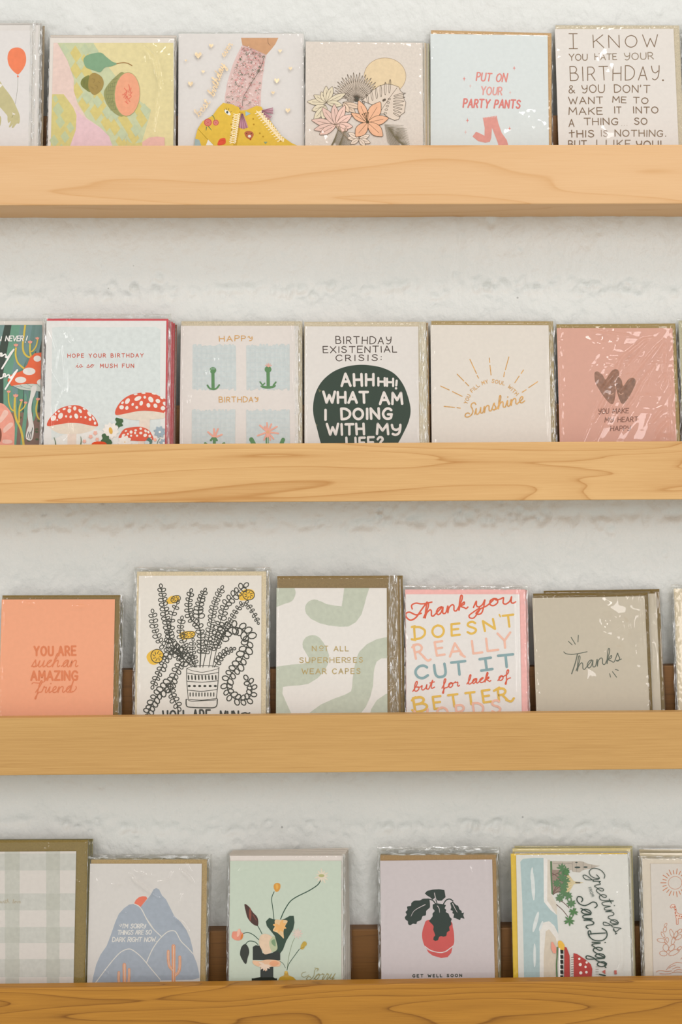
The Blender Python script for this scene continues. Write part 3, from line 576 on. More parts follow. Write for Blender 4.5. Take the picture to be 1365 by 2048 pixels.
def art_boots(D):
    D.frame(340, 40, 4.55); rr = random.Random(3)
    D.part('printed_trouser_leg'); D.fill('648,162 988,162 960,220 925,265 878,318 760,280 660,228', '#d4a178')
    D.line('893,165 896,210 915,232', 3, '#6b4b37', smooth=True)
    leg = '660,228 760,262 880,318 868,360 845,520 830,660 826,830 640,825 500,750 500,700 525,560 575,400 620,300'
    D.fill(leg, '#e6c6bf')
    for _ in range(420):
        t = rr.random(); y = 250 + t * 560; xl = 655 - (y - 228) * .32 if y < 560 else 530 - (y - 560) * .13; xr = 872 - (y - 330) * .11 if y > 330 else 880
        if y < 340: xr = 680 + (y - 232) * 2
        x = rr.uniform(xl + 8, xr - 8); c = rr.choice(('#dd9c9a', '#efdcd6', '#6f7d6a', '#e9b2ab', '#dfa79f', '#857f6d', '#efdcd6'))
        if rr.random() < .5: D.oval(x, y, rr.uniform(4, 11), rr.uniform(3, 6), c, rot=rr.uniform(0, 180), n=7)
        else: D.line([(x - 8, y + 4), (x, y - 6), (x + 9, y + 3)], 3.4, c, smooth=True)
    D.line('664,240 760,276 872,330', 3, '#a47f77', smooth=True); D.line('668,256 755,296 860,346', 3, '#a47f77', smooth=True)
    D.line('860,350 820,460 740,590 700,660 668,720 664,790', 4, '#5f5a4e', smooth=True)
    D.part('printed_boots'); D.fill('232,1090 255,1000 300,930 390,880 440,810 485,765 560,775 630,805 642,835 700,830 790,790 835,800 860,850 930,950 1010,1060 1110,1130 1180,1160 1200,1260 210,1260', '#ddb84b')
    D.fill('632,840 665,850 640,1000 615,1130 600,1260 560,1260 590,1060', '#c79f3a')
    D.line('262,1005 330,1080 400,1150', 5, '#a98a2e'); D.fill('350,1098 400,1150 330,1150', '#e9e4da'); D.fill('232,1090 270,1100 290,1160 225,1160', '#9fb0ae')
    for cx, cy, r in ((348, 942, 36), (420, 944, 27)):
        D.oval(cx, cy, r, r, '#c9655a'); D.ring(cx, cy, r * .6, r * .6, 3, '#e6a298'); D.ring(cx, cy, r * .3, r * .3, 3, '#e6a298')
    for q in ('388,880 400,890 412,925', '335,985 332,1015', '355,980 380,1012'): D.line(q, 9, '#6c8157', smooth=True, w2=4)
    D.oval(526, 852, 36, 15, '#e9e4da', rot=40); D.oval(524, 850, 10, 12, '#4c5a55')
    for q in ('500,840 495,822', '515,828 512,812', '535,830 538,815', '552,850 562,842'): D.line(q, 3, '#3d4036')
    D.fill('440,1120 460,1092 500,1084 510,1110 500,1140 440,1150', '#dd5b3f', smooth=True); D.line('450,1115 475,1108 503,1112', 3, '#b8442c', smooth=True)
    D.fill('680,1040 700,1022 735,1022 758,1035 762,1062 735,1095 700,1080', '#b5694a', smooth=True); D.oval(726, 1068, 15, 12, '#e8ddcf'); D.oval(735, 1095, 8, 8, '#a34b38')
    for x, y in ((700, 1044), (742, 1044)): D.oval(x, y, 5, 4, '#4a3424')
    D.fill('690,840 738,862 690,885', '#a8c1c4'); D.fill('855,1118 890,1118 872,1140', '#8b9f7f')
    for k in range(8): D.line([(652 + k * 2, 866), (632 + k * 11, 1000 - abs(k - 3.5) * 4)], 7, ('#a5727f', '#c08f9b')[k % 2], bump=(k == 0), w2=10)
    for k in range(5): D.line([(836, 836 + k), (938, 812 + k * 12)], 8, ('#a5727f', '#c08f9b')[k % 2], bump=(k == 0)); D.line([(838, 846 + k), (925 - k * 7, 890 + k * 11)], 8, ('#b98693', '#a5727f')[k % 2], bump=False, lvl=2)
    for k in range(13):
        y = 868 + k * 21; x = 625 - k * 3; D.line([(x - 40, y + 12), (x + 14, y - 6), (x + 4, y + 12), (x - 44, y - 4)], 7, '#f9e6bd', bump=(k == 0), lvl=k % 5)
    for k in range(13):
        x, y = 800 + k * 17, 850 + k * 21; D.line([(x - 22, y + 14), (x + 34, y - 12), (x + 30, y + 14), (x - 10, y - 10)], 8, '#f9e6bd', bump=(k == 0), lvl=k % 5)
    for x, y in ((575, 900), (560, 960), (565, 1010), (560, 1060), (760, 910), (765, 960), (820, 1040), (850, 1070), (1010, 1110)): D.oval(x, y, 7, 7, '#b48d31')
    def heart(x, y, r, c='#f6ddb6'): D.fill([(x, y + r), (x - r * .9, y), (x - r * .8, y - r * .6), (x - r * .35, y - r * .7), (x, y - r * .2), (x + r * .35, y - r * .7), (x + r * .8, y - r * .6), (x + r * .9, y)], c, kind='foil')
    D.part('printed_gold_hearts')
    for x, y, r in ((260, 330, 34), (378, 245, 22), (190, 590, 26), (305, 480, 16), (975, 562, 26), (1004, 292, 18), (1098, 452, 18), (940, 672, 17), (1075, 832, 24), (148, 380, 12)): heart(x, y, r)
    D.text('best', 268, 895, 372, 760, 74, 6, '#f3d3a6', 'cur', kind='foil', seed=2)
    D.text('birthday', 402, 712, 505, 420, 72, 7, '#f3d3a6', 'cur', kind='foil', slant=.25)
    D.text('ever', 498, 352, 575, 235, 66, 6, '#f3d3a6', 'cur', kind='foil')
def art_botanical(D):
    D.frame(600, 60, 5.056); K = '#5b4c3a'
    D.part('printed_sun'); D.oval(862, 468, 212, 186, '#ecd3ab', n=40); D.ring(862, 468, 212, 186, 4, '#a58a6d', n=40)
    P = '#e8d6c4'
    D.part('printed_fan_palm')
    for k in range(25):                                        # fan palm
        a = -172 + k * 6.9; l = 250 - abs(k - 12) * 2 + (k % 2) * 22; D.leaf(572, 700, a, l * (1 - .0 * k), 20, P, K, 4)
    D.oval(572, 702, 26, 26, '#4b4536')
    for k in range(8): D.leaf(570, 705, 150 + k * 9, 90 + (k % 3) * 25, 12, P, K, 3)
    mon = '625,715 680,670 700,650 740,610 800,570 870,548 935,555 1000,578 1020,620 1045,640 1050,690 1072,735 1062,800 1060,835 1022,860 1000,905 960,915 900,890 850,850 790,850 740,760 690,740'
    D.part('printed_split_leaf'); D.fill(mon, P); D.line(mon, 4, K, closed=True)
    D.line('800,850 900,700 985,585', 4, K, smooth=True)
    for k in range(7): D.ring(640 + k * 45, 715 - k * 24, 9, 40 + k * 5, 4, K, rot=-14 + k * 3)
    for k in range(7): D.ring(1010 - k * 5, 655 + k * 34, 62 - k * 4, 8, 4, K, rot=-14 + k * 7)
    for k in range(5): D.ring(905 - k * 10, 700 + k * 36, 14, 9, 3.5, K); D.ring(845 + k * 4, 715 - k * 2, 8, 10, 3.5, K, bump=False, lvl=2)
    D.part('printed_leaf_spray')
    for a, l in ((-178, 195), (-150, 150), (-118, 120), (-92, 165), (-70, 170), (-25, 210), (10, 160)): D.leaf(272, 735, a, l, 60, '#eadbbd', K, 3.6)
    for a, l in ((160, 145), (128, 190), (100, 150)): D.leaf(260, 765, a, l, 66, '#eadbbd', K, 3.6)
    for a, l in ((40, 160), (15, 190), (60, 110)): D.leaf(440, 740, a, l, 54, '#e9cdb4', K, 3.6)
    D.part('printed_pink_leaf')
    for a, l in ((-168, 250), (-128, 225), (-95, 215), (-65, 220), (-33, 190), (168, 225), (150, 190), (5, 170), (25, 130)): D.leaf(365, 965, a, l, 72, '#ecc7b8', K, 4)
    D.line('365,965 430,1040 500,1115', 10, '#cdb49c'); D.line('365,965 430,1040 500,1115', 3, K)
    D.part('printed_palm_fronds')
    for sx in (-1, 1):                                         # feathery palms at the bottom
        bx = 400 if sx < 0 else 860
        for r in range(2):
            for k in range(15):
                x = bx + sx * (k * 8) + r * sx * 30 if sx > 0 else bx - k * 3 + r * 60; y = 960 + k * (10 if sx > 0 else 12) + r * 30
                D.line([(x, y), (x + (190 - k * 4 if sx > 0 else -30 - k * 4), y + (10 + k * 9 if sx > 0 else 120))], 4, '#7a7058', w2=2, bump=(k == 0), lvl=k % 5)
                D.line([(x, y), (x + (30 if sx > 0 else 60), y + 180)], 3, '#7a7058', w2=2, bump=False, lvl=(k + 2) % 5)
    for a, l in ((-175, 120), (-150, 130), (-20, 110), (20, 120), (50, 90), (150, 100)): D.leaf(600, 1105, a, l, 46, P, K, 3.4)
    D.part('printed_lily')
    for a, l, w in ((-150, 190, 66), (-112, 240, 84), (-58, 245, 120), (-12, 215, 92), (42, 205, 110), (130, 185, 110)): D.leaf(685, 940, a, l, w, '#eab693', K, 4.5)
    for a in (-122, -110, -100, -86): D.line([(685, 940), (685 + 95 * math.cos(math.radians(a)), 940 + 95 * math.sin(math.radians(a)))], 5, '#584a35'); D.oval(685 + 98 * math.cos(math.radians(a)), 940 + 98 * math.sin(math.radians(a)), 7, 5, '#584a35')
    D.oval(685, 935, 16, 14, '#584a35')
def star(D, x, y, r, c):
    D.fill([(x, y - r * 1.3), (x + r * .22, y - r * .25), (x + r * .8, y), (x + r * .22, y + r * .25), (x, y + r * 1.3), (x - r * .22, y + r * .25), (x - r * .8, y), (x - r * .22, y - r * .25)], c)
def art_pants(D):
    D.frame(840, 30, 4.875); c = '#e58f85'
    for x, y in ((922, 518), (434, 622), (466, 1028), (877, 1108)): star(D, x, y, 19, c)
    for x, y in ((494, 692), (882, 757), (447, 1142)): star(D, x, y, 17, '#e9c6c0')
    D.text('PUT ON', 552, 640, 842, 650, 76, 13, c, slant=.14, gap=2.6, jit=.05)
    D.text('YOUR', 598, 776, 800, 780, 74, 13, '#e8a49b', slant=.12, gap=2.6, jit=.05)
    D.text('PARTY PANTS', 424, 900, 976, 908, 78, 15, '#e2837a', slant=.14, gap=2.6, jit=.05)
    D.part('printed_trousers'); D.fill('616,1000 750,982 768,1060 800,1150 850,1220 900,1400 800,1400 760,1240 705,1100 698,1200 685,1236 640,1246 570,1230 515,1185 550,1138 600,1160 632,1178 634,1100', '#e59c90')
    for k in range(5): D.line([(624 + k * 26, 1004 - k * 3), (640 + k * 26, 1000 - k * 3)], 10, '#e9dcd6', bump=(k == 0))
    D.line('618,1006 752,988', 4, '#e28b80')
def art_know(D):
    D.frame(1090, 30, 4.964); c = '#83694f'; w = 8.5
    D.text('i', 245, 336, 325, 336, 146, w, c, jit=.03); D.text('KNOW', 486, 326, 1130, 318, 122, w, c, gap=3.6, jit=.05)
    D.text('YOU', 245, 452, 425, 450, 62, w, '#8d755c', gap=2, jit=.04); D.text('HATE', 500, 446, 716, 444, 60, w, '#94806a', gap=2, jit=.04); D.text('yOUR', 796, 446, 1082, 438, 66, w, '#9a8771', gap=2.4, jit=.05)
    D.text('BIRTHDAy', 258, 655, 1140, 640, 138, w, c, gap=3.4, jit=.05); D.oval(1176, 648, 9, 9, c)
    D.text('& yOU', 240, 775, 592, 770, 76, w, c, gap=2.2, jit=.05, seed=3); D.text("DON'T", 694, 770, 1045, 770, 74, w, c, gap=2.4, jit=.05)
    D.text('WANT', 240, 884, 580, 880, 66, w, c, gap=2.6, jit=.05); D.text('ME TO', 676, 868, 1026, 880, 58, w, c, gap=2.6, jit=.05)
    D.text('MAKE', 242, 990, 575, 988, 68, w, c, gap=2.6, jit=.05); D.text('IT', 695, 975, 760, 975, 62, w, c, jit=.05); D.text('INTO', 882, 975, 1128, 975, 62, w, c, gap=2.6, jit=.05)
    D.text('A', 242, 1108, 292, 1108, 72, w, c); D.text('THING', 395, 1092, 730, 1088, 64, w, c, gap=2.4, jit=.05); D.text('...', 765, 1100, 820, 1100, 60, 5, '#b3a594', gap=4); D.text('SO', 893, 1088, 1018, 1086, 62, w, c, jit=.05)
    D.text('tHIS', 242, 1214, 490, 1212, 66, w + 1, c, gap=2.6, jit=.05); D.text('IS', 562, 1206, 625, 1206, 60, w - 2, '#a08c7b', jit=.05); D.text('NOTHING.', 700, 1205, 1205, 1206, 62, w, '#8d755c', gap=2.6, jit=.04)
    D.text('BUT', 238, 1320, 415, 1320, 72, w + 1, c, gap=2.4); D.text('I LIKE', 515, 1315, 850, 1318, 74, w, '#8d755c', gap=3.4); D.text('yOU!', 912, 1325, 1158, 1325, 74, w + 1, c, gap=2.6)

# ------------------------------------------------------------------ second shelf
def art_worm(D):
    D.frame(0, 620, 7.318)
    D.fill('-1500,215 640,215 640,2100 -1500,2100', '#3c463c')
    rr = random.Random(8)
    for x, a, b, c in ((-120, 60, 40, '#73918f'), (0, 70, 60, '#789590'), (-60, 50, 30, '#6b9a81'), (170, 210, 90, '#6b9a81'), (240, 60, 90, '#6b9a81'), (300, 160, 60, '#73918f'), (380, 90, 60, '#5d8a72'), (470, 150, 100, '#67867f'), (540, 60, 70, '#5d8a72'), (600, 60, 60, '#73918f')):
        D.fill([(x, 215), (x + a, 215), (x - 60 + a * .6, 600), (x - 90 + b, 1000), (x - 110 + b, 1500), (x - 120, 1500), (x - 120, 900), (x - 60, 560)], c, smooth=False)
    D.fill('330,240 475,215 440,420 400,700 340,840 250,900 300,640', '#73918f'); D.fill('520,225 600,225 590,420 545,600 470,620 500,420', '#6f8c86')
    for k in range(16):
        x = -1450 + k * 92; D.fill([(x, 215), (x + 50, 215), (x + 20, 800), (x + 40, 2100), (x - 30, 2100), (x - 20, 800)], ('#73918f', '#6b9a81')[k % 2])
    D.fill('-1500,1500 640,1500 640,2100 -1500,2100', '#84685a')
    for _ in range(26): D.oval(rr.uniform(-400, 590), rr.uniform(1540, 1960), 26, 16, '#53603f', rot=rr.uniform(-20, 20), n=9)
    for q in ('390,1250 400,1500 350,1960 300,1960 350,1500 360,1250', '500,1250 560,1400 500,1620 480,1560', '170,1250 230,1500 200,1960 240,1960 260,1500 215,1250'): D.fill(q, '#6b9a81', smooth=True)
    D.part('printed_worm'); D.fill('-500,1420 -300,1330 0,1360 100,1420 170,1520 215,1680 210,1960 200,2100 -500,2100', '#f0a08b', smooth=True)
    for q in ('60,1470 110,1475 120,1520 70,1590 10,1650 -20,1620 20,1540', '50,1740 130,1660 180,1650 190,1690 130,1750 60,1800', '50,1900 160,1905 180,1940 110,1960 40,1945'): D.fill(q, '#f3c5b4', smooth=True)
    D.oval(-10, 1830, 36, 110, '#8a4a30')
    y = '#d9bc4b'
    D.line('370,222 350,380 335,520 350,620 400,680 465,695', 28, y, smooth=True); D.line('442,490 440,600 460,700', 26, y, smooth=True); D.line('552,440 530,530 480,600 450,610', 20, y, smooth=True)
    D.line('235,560 230,660 260,770 330,840 380,870', 26, y, smooth=True)
    D.line('125,1215 130,1350 165,1450 215,1480', 20, y, smooth=True); D.line('222,1290 215,1460 240,1600 310,1760 345,1960 345,2050', 30, y, smooth=True, w2=34); D.line('318,1340 285,1450 282,1640', 24, y, smooth=True); D.line('378,1370 350,1430 300,1475', 18, y, smooth=True); D.line('552,1330 530,1450 550,1560 595,1610', 24, y, smooth=True)
    def bud(x, yy, r):
        for a in (-130, -90, -50): D.leaf(x, yy + r * .6, a, r * 1.7, r * .95, '#f0a08b', None, 1)
    for x, yy, r in ((235, 520, 28), (443, 475, 28), (548, 420, 24), (130, 1200, 24), (232, 1260, 32), (312, 1325, 22), (378, 1360, 22), (557, 1310, 26)): bud(x, yy, r)
    D.part('printed_toadstool'); D.fill('170,1115 110,1040 140,960 330,890 400,800 440,700 510,635 640,620 640,1110 560,1085 400,1080', '#e8683d')
    D.oval(548, 714, 55, 45, '#e9e2da', n=18); D.oval(428, 900, 92, 54, '#e9e2da', n=20); D.oval(304, 1025, 82, 46, '#e9e2da', n=20); D.oval(610, 1060, 68, 48, '#e9e2da')
    D.fill('190,1110 330,1088 480,1082 640,1100 640,1200 540,1190 440,1180 300,1165', '#c9cdc2'); 
    for q in ('290,1100 360,1140 440,1150', '400,1090 460,1120 520,1110', '560,1100 600,1140', '230,1115 330,1130'): D.line(q, 5, '#6c8b86', smooth=True)
    D.fill('470,1125 538,1115 520,1220 480,1320 462,1450 480,1600 500,1720 490,1840 465,1905 420,1910 380,1870 395,1760 420,1680 405,1540 410,1400 440,1280', '#e2ddd6', smooth=True)
    for q in ('420,1785 398,1870', '445,1790 425,1885', '478,1725 465,1800 450,1890'): D.line(q, 10, '#37403a')
    D.text('N', -40, 455, 14, 455, 62, 13, '#f1ece6', slant=.2); D.text('NEVER', 80, 455, 340, 455, 72, 14, '#f1ece6', slant=.2, gap=1.6); D.line('405,385 385,445', 15, '#f1ece6'); D.oval(374, 472, 9, 9, '#f1ece6')
    for oy, ox in ((0, 0), (300, 50)):
        D.cur = 'lettering'
        D.line([(ox + p[0], oy + p[1]) for p in pts_of('-140,690 -60,620 -90,700 -10,690 5,640 30,640 25,680 80,650 110,690 205,580 150,640 130,700 80,690')], 20, '#f1ece6', smooth=True)
        D.line([(ox + 205, oy + 580), (ox + 30, oy + 860)], 24, '#f1ece6'); D.cur = 'printed_design'
def mush(D, cap, gill, stem, spots, c='#dc5a3c'):
    if stem: D.fill(stem, '#e8d5c6')
    D.fill(gill, '#e4d6c4', smooth=True)
    D.fill(cap, c, smooth=True)
    for x, y, rx, ry, r in spots: D.oval(x, y, rx, ry, '#eee5dc', rot=r, n=12)
def art_mush(D):
    D.frame(0, 610, 3.689)
    D.fill('385,168 440,162 800,165 1150,162 1185,180 1182,600 1185,900 1186,1100 380,1100 378,700 384,400', '#d9dedb')
    D.fill('350,1010 600,900 900,960 1243,930 1243,1120 350,1120', '#e6e4df', smooth=False)
    c = '#c75a45'
    D.text('HOPE YOUR BIRTHDAY', 500, 387, 1058, 385, 26, 5.5, c, gap=4.6)
    D.text('is', 560, 462, 612, 458, 38, 4, c, 'cur', slant=.15); D.text('so', 640, 462, 694, 458, 38, 4, c, 'cur', slant=.15)
    D.text('MUSH FUN', 740, 462, 988, 462, 27, 5.5, c, gap=4.2)
    D.part('printed_toadstool'); mush(D, '352,893 358,850 400,800 440,765 500,745 570,740 630,765 680,810 712,850 722,893 660,888 600,875 520,870 440,880', '358,893 430,878 530,870 640,885 716,893 680,925 600,948 520,952 430,945', '497,920 565,920 562,1120 500,1120',
         [(394, 835, 18, 22, 30), (447, 818, 17, 24, 25), (512, 780, 14, 17, 10), (552, 763, 12, 16, 0), (592, 782, 11, 18, -35), (563, 820, 14, 20, -20), (488, 822, 8, 9, 0), (522, 825, 9, 11, 20), (660, 804, 12, 22, -35), (631, 829, 8, 9, 0), (598, 826, 6, 7, 0), (665, 844, 10, 12, 0), (474, 768, 12, 8, -20), (435, 785, 9, 8, 0), (412, 804, 7, 7, 0), (423, 849, 6, 7, 0), (690, 838, 7, 18, -30), (702, 872, 9, 12, 0), (515, 752, 14, 6, 0), (622, 768, 12, 6, 30)])
    D.part('printed_toadstool'); mush(D, '850,800 860,760 900,705 960,665 1040,648 1120,650 1190,680 1243,715 1260,800 1200,795 1110,782 1030,782 960,795 870,812', '862,808 960,790 1060,782 1180,788 1250,805 1210,835 1130,845 1040,850 940,842', '1030,830 1108,830 1105,920 1110,1120 1010,1120 1030,920',
         [(941, 710, 15, 24, 35), (1018, 690, 28, 15, -25), (1069, 681, 10, 11, 0), (1114, 698, 17, 24, -35), (1166, 709, 18, 15, 30), (1043, 725, 13, 18, 15), (1096, 740, 14, 17, -20), (980, 734, 9, 12, 20), (898, 755, 17, 16, 0), (937, 760, 12, 15, 20), (1010, 756, 11, 11, 0), (1148, 744, 14, 17, -30), (1203, 762, 17, 16, 0), (1222, 730, 22, 14, 30), (1002, 660, 15, 6, -10), (1060, 651, 16, 5, 0), (1138, 655, 18, 7, 10), (1195, 686, 14, 8, 30), (905, 722, 8, 12, 40), (1225, 795, 12, 8, 0)])
    D.fill('858,832 885,838 905,842 910,862 900,872 908,890 885,900 870,912 868,890 848,885 860,865 852,848', '#3f6138', smooth=True)
    D.part('printed_toadstool'); mush(D, '880,985 890,950 920,915 970,903 1040,900 1090,918 1118,950 1122,1000 960,1000', '885,990 960,1000 940,1020', None,
         [(912, 960, 13, 8, -20), (968, 938, 11, 12, 0), (1002, 925, 10, 8, 0), (1039, 913, 10, 9, 0), (998, 945, 8, 10, 0), (1040, 945, 12, 10, 0), (1075, 930, 9, 12, -30), (1096, 938, 8, 11, -30), (968, 965, 8, 8, 0), (1012, 965, 9, 8, 0), (1072, 962, 14, 12, -30), (1106, 967, 10, 10, 0), (930, 930, 9, 6, -20), (1110, 990, 12, 9, 0), (945, 952, 7, 8, 0)])
    D.part('printed_flowers')
    for x, y, r, n, pc, cc in ((818, 928, 62, 10, '#efe8e0', '#e2b04b'), (922, 1012, 52, 9, '#efe8e0', '#e2b04b')):
        for k in range(n): D.leaf(x, y, k * 360 / n + 10, r, r * .62, pc, None, 1)
        D.oval(x, y, 14 if r > 55 else 4, 26 if r > 55 else 4, cc, rot=-12)
    D.fill('752,960 775,948 788,965 805,968 805,985 822,1000 828,1022 800,1035 770,1020 745,1005 758,985', '#3f6138', smooth=True)
    for x, y, r, c1 in ((704, 945, 17, '#efb6a4'), (670, 972, 17, '#efb6a4'), (718, 992, 15, '#efb6a4'), (624, 1006, 15, '#efb6a4')):
        for k in range(5): D.leaf(x, y, k * 72 + 20, r, r * .7, c1, None, 1)
    for x, y, r in ((1180, 938, 46), (1210, 1020, 36)):
        for k in range(8): D.leaf(x, y, k * 45 + 15, r, r * .5, '#9aabb5', None, 1)
        D.oval(x, y, 8, 8, '#e8e5df')
    D.leaf(1105, 1040, -95, 62, 44, '#5d7b70', None, 1); D.oval(1146, 995, 10, 12, '#efae97'); D.line('1182,985 1165,1010 1160,1050', 4, '#5d7b70', smooth=True)
    for q in ('412,1040 410,1010 400,978', '596,1040 600,1005 598,972'): D.line(q, 7, '#4d6a45', smooth=True, w2=3)
    D.fill('680,1022 720,1008 770,1012 790,1030 780,1060 690,1060', '#d9532f', smooth=True); D.fill('1068,1010 1090,1003 1105,1020 1085,1050', '#c5cfcf', smooth=True)
def art_happy(D):
    D.frame(340, 620, 4.875); rr = random.Random(4)
    for x0, y0, x1, y1 in ((226, 350, 640, 765), (748, 350, 1164, 765), (218, 985, 636, 1400), (748, 985, 1164, 1400)):
        D.part('printed_blue_square'); n = 26
        for k in range(n):
            x = x0 + (x1 - x0) * (k + .5) / n; D.line([(x, y0 + rr.uniform(-10, 14)), (x + rr.uniform(-5, 5), y1 + rr.uniform(-12, 12))], 24, ('#ced3d1', '#ccd2d0', '#cad0cf')[k % 3], bump=(k % 3 == 0), lvl=k % 4)
        for k in range(9):
            y = y0 + (y1 - y0) * (k + .5) / 9; D.line([(x0 + 8, y + rr.uniform(-6, 6)), ((x0 + x1) / 2, y + rr.uniform(-8, 8)), (x1 - 8, y + rr.uniform(-6, 6))], 9, '#c9d1d0', smooth=True, bump=(k == 0))
        for k in range(12): 
            x = rr.uniform(x0 + 12, x1 - 12); y = rr.uniform(y0, y1 - 90); D.line([(x, y), (x + 2, y + rr.uniform(30, 80))], 2.0, '#d9dcd9', bump=(k == 0))
    o = '#d9a458'
    D.text('HAPPs', 484, 305, 806, 300, 50, 7, o, gap=3, jit=.06, seed=4); D.text('BIRTHDAs', 482, 900, 860, 895, 50, 7, o, gap=2.8, jit=.05)
    g = '#5e8a58'
    D.part('printed_sprout'); D.line('420,580 422,760', 30, g); D.oval(420, 588, 32, 32, g); D.line('366,735 395,768 450,768 482,732', 16, g, smooth=True)
    for x in (408, 420, 432): D.line([(x, 562), (x, 582)], 3, '#c9d7d2')
    D.part('printed_sprout'); D.line('958,575 960,750', 32, g); D.oval(958, 580, 33, 32, g); D.fill('885,738 930,742 990,742 1032,732 1020,755 960,768 900,758', g, smooth=True); D.line('880,702 905,735 925,715', 13, g); D.line('1034,705 1010,735', 15, g)
    for a in (-150, -120, -90, -60, -30): D.line([(962, 556), (962 + 34 * math.cos(math.radians(a)), 556 + 34 * math.sin(math.radians(a)))], 7, '#e9ab98')
    D.part('printed_flower'); pk = '#efab96'
    for x, y in ((372, 1190), (430, 1160), (470, 1160), (508, 1216), (445, 1200)): D.line([(435, 1245), (x, y)], 20, pk, w2=16)
    D.line('400,1270 415,1252 445,1252 458,1270', 20, g); D.line('434,1262 434,1400', 28, g); D.line('345,1300 358,1310', 22, g); D.line('520,1305 530,1300', 22, g)
    D.part('printed_flower'); D.line('940,1200 945,1400', 14, g); D.line('960,1240 966,1400', 8, '#7ea077'); D.line('795,1262 830,1330', 42, g); D.line('1105,1265 1078,1330', 38, g)
    for a, l in ((-95, 90), (-65, 85), (-30, 105), (8, 105), (50, 88), (72, 82), (115, 85), (160, 105), (-140, 100), (-118, 60), (95, 50)): D.line([(955, 1190), (955 + l * math.cos(math.radians(a)), 1190 + l * math.sin(math.radians(a)))], 18, pk, w2=15)
    D.oval(956, 1190, 16, 16, '#e6ac80')
def art_crisis(D):
    D.frame(590, 620, 4.875); k = '#4a3c33'
    D.text('BIRTHDAy', 402, 328, 940, 330, 68, 9, k, gap=3.2, jit=.05); D.text('EXISTENTIAL', 278, 418, 996, 410, 60, 9, k, gap=3, jit=.05); D.text('CRISIS:', 402, 498, 846, 492, 56, 9, k, gap=4, jit=.05)
    D.part('printed_green_circle'); D.fill('620,535 740,540 860,565 970,620 1050,715 1100,830 1130,970 1110,1090 1050,1220 990,1330 900,1500 350,1500 265,1330 215,1150 182,1020 182,900 210,790 270,690 370,605 490,555', '#2f3f31', smooth=True)
    w = '#e7ddd5'
    D.text('AHH', 458, 742, 770, 736, 114, 25, w, gap=3.4, jit=.05); D.text('HH', 816, 738, 960, 742, 72, 21, w, gap=2.6, jit=.06); D.line('994,690 990,735', 22, w); D.oval(988, 764, 12, 12, w)
    D.text('WHAT', 282, 905, 716, 905, 104, 25, w, gap=2.6, jit=.04); D.text('AM', 832, 918, 1048, 914, 108, 25, w, gap=2.8, jit=.05)
    D.line('300,975 300,1070', 25, w); D.text('DOING', 458, 1066, 948, 1058, 100, 25, w, gap=3, jit=.04)
    D.text('WITH', 318, 1218, 676, 1212, 102, 24, w, gap=2.8, jit=.04); D.text('My', 802, 1210, 1030, 1214, 96, 24, w, gap=2.8, jit=.04)
    D.text('LIFE?', 508, 1350, 860, 1340, 102, 23, w, gap=3.4, jit=.03)
    for q in ('228,770 262,785 240,805', '205,1110 225,1120 212,1135'): D.fill(q, '#6d6c4c')
def art_sunshine(D):
    D.frame(840, 620, 4.875); g = '#cb9a58'
    D.part('printed_sun_rays')
    for q in ('490,482 554,620', '560,638 575,665', '680,468 684,512', '686,540 696,634', '870,458 836,582', '828,606 820,650', '1012,585 990,620', '970,645 928,710', '1150,700 1064,757', '1038,778 1000,802', '366,626 430,692', '445,706 478,740', '205,742 288,780', '320,796 414,842', '238,940 340,950', '364,952 396,957'): D.line(q, 9, g, kind='foil')
    for t, x0, y0, x1, y1 in (('YOU', 462, 918, 496, 834), ('FILL', 514, 806, 584, 742), ('MY', 612, 730, 668, 712), ('SOUL', 702, 706, 826, 732), ('WITH', 858, 752, 942, 836)):
        D.text(t, x0, y0, x1, y1, 33, 6, g, gap=3.4, kind='foil')
    D.text('Sunshine', 452, 1046, 1024, 898, 118, 11, g, 'cur', slant=.22, kind='foil')
def art_hearts(D):
    D.frame(1090, 620, 4.964); c = '#866352'
    D.part('printed_heart')
    for q in ('495,640 505,615 530,612 575,645 605,690 640,640 672,600 712,588 738,610 736,660 715,740 708,800 690,915 660,932 620,900 560,820 505,720',): D.fill(q, c, smooth=True, kind='foil')
    D.part('printed_heart'); q = '708,700 722,668 745,668 768,700 782,752 820,700 850,676 885,674 905,700 898,750 860,830 800,920 770,932 745,900 715,810 704,740'
    D.fill(q, '#7c5c4c', smooth=True, kind='foil'); D.line(q, 3.5, '#d9a88f', smooth=True, closed=True)
    for x in (662, 760): D.line([(x - 22, 820), (x - 12, 835), (x + 8, 836), (x + 22, 824)], 4, '#e0b49c', smooth=True)
    t = '#8a5f4f'
    D.text('yOU', 535, 1032, 636, 1028, 50, 8, t, gap=2.4, slant=.1); D.text('MAKE', 676, 1026, 832, 1022, 46, 8, t, gap=2.4, slant=.1)
    D.text('My', 598, 1114, 684, 1112, 46, 8, t, gap=2.6, slant=.1); D.text('HEART', 726, 1112, 924, 1106, 46, 8, t, gap=2.4, slant=.1); D.text('HAPPy', 654, 1200, 852, 1196, 46, 8, t, gap=2.4, slant=.1)

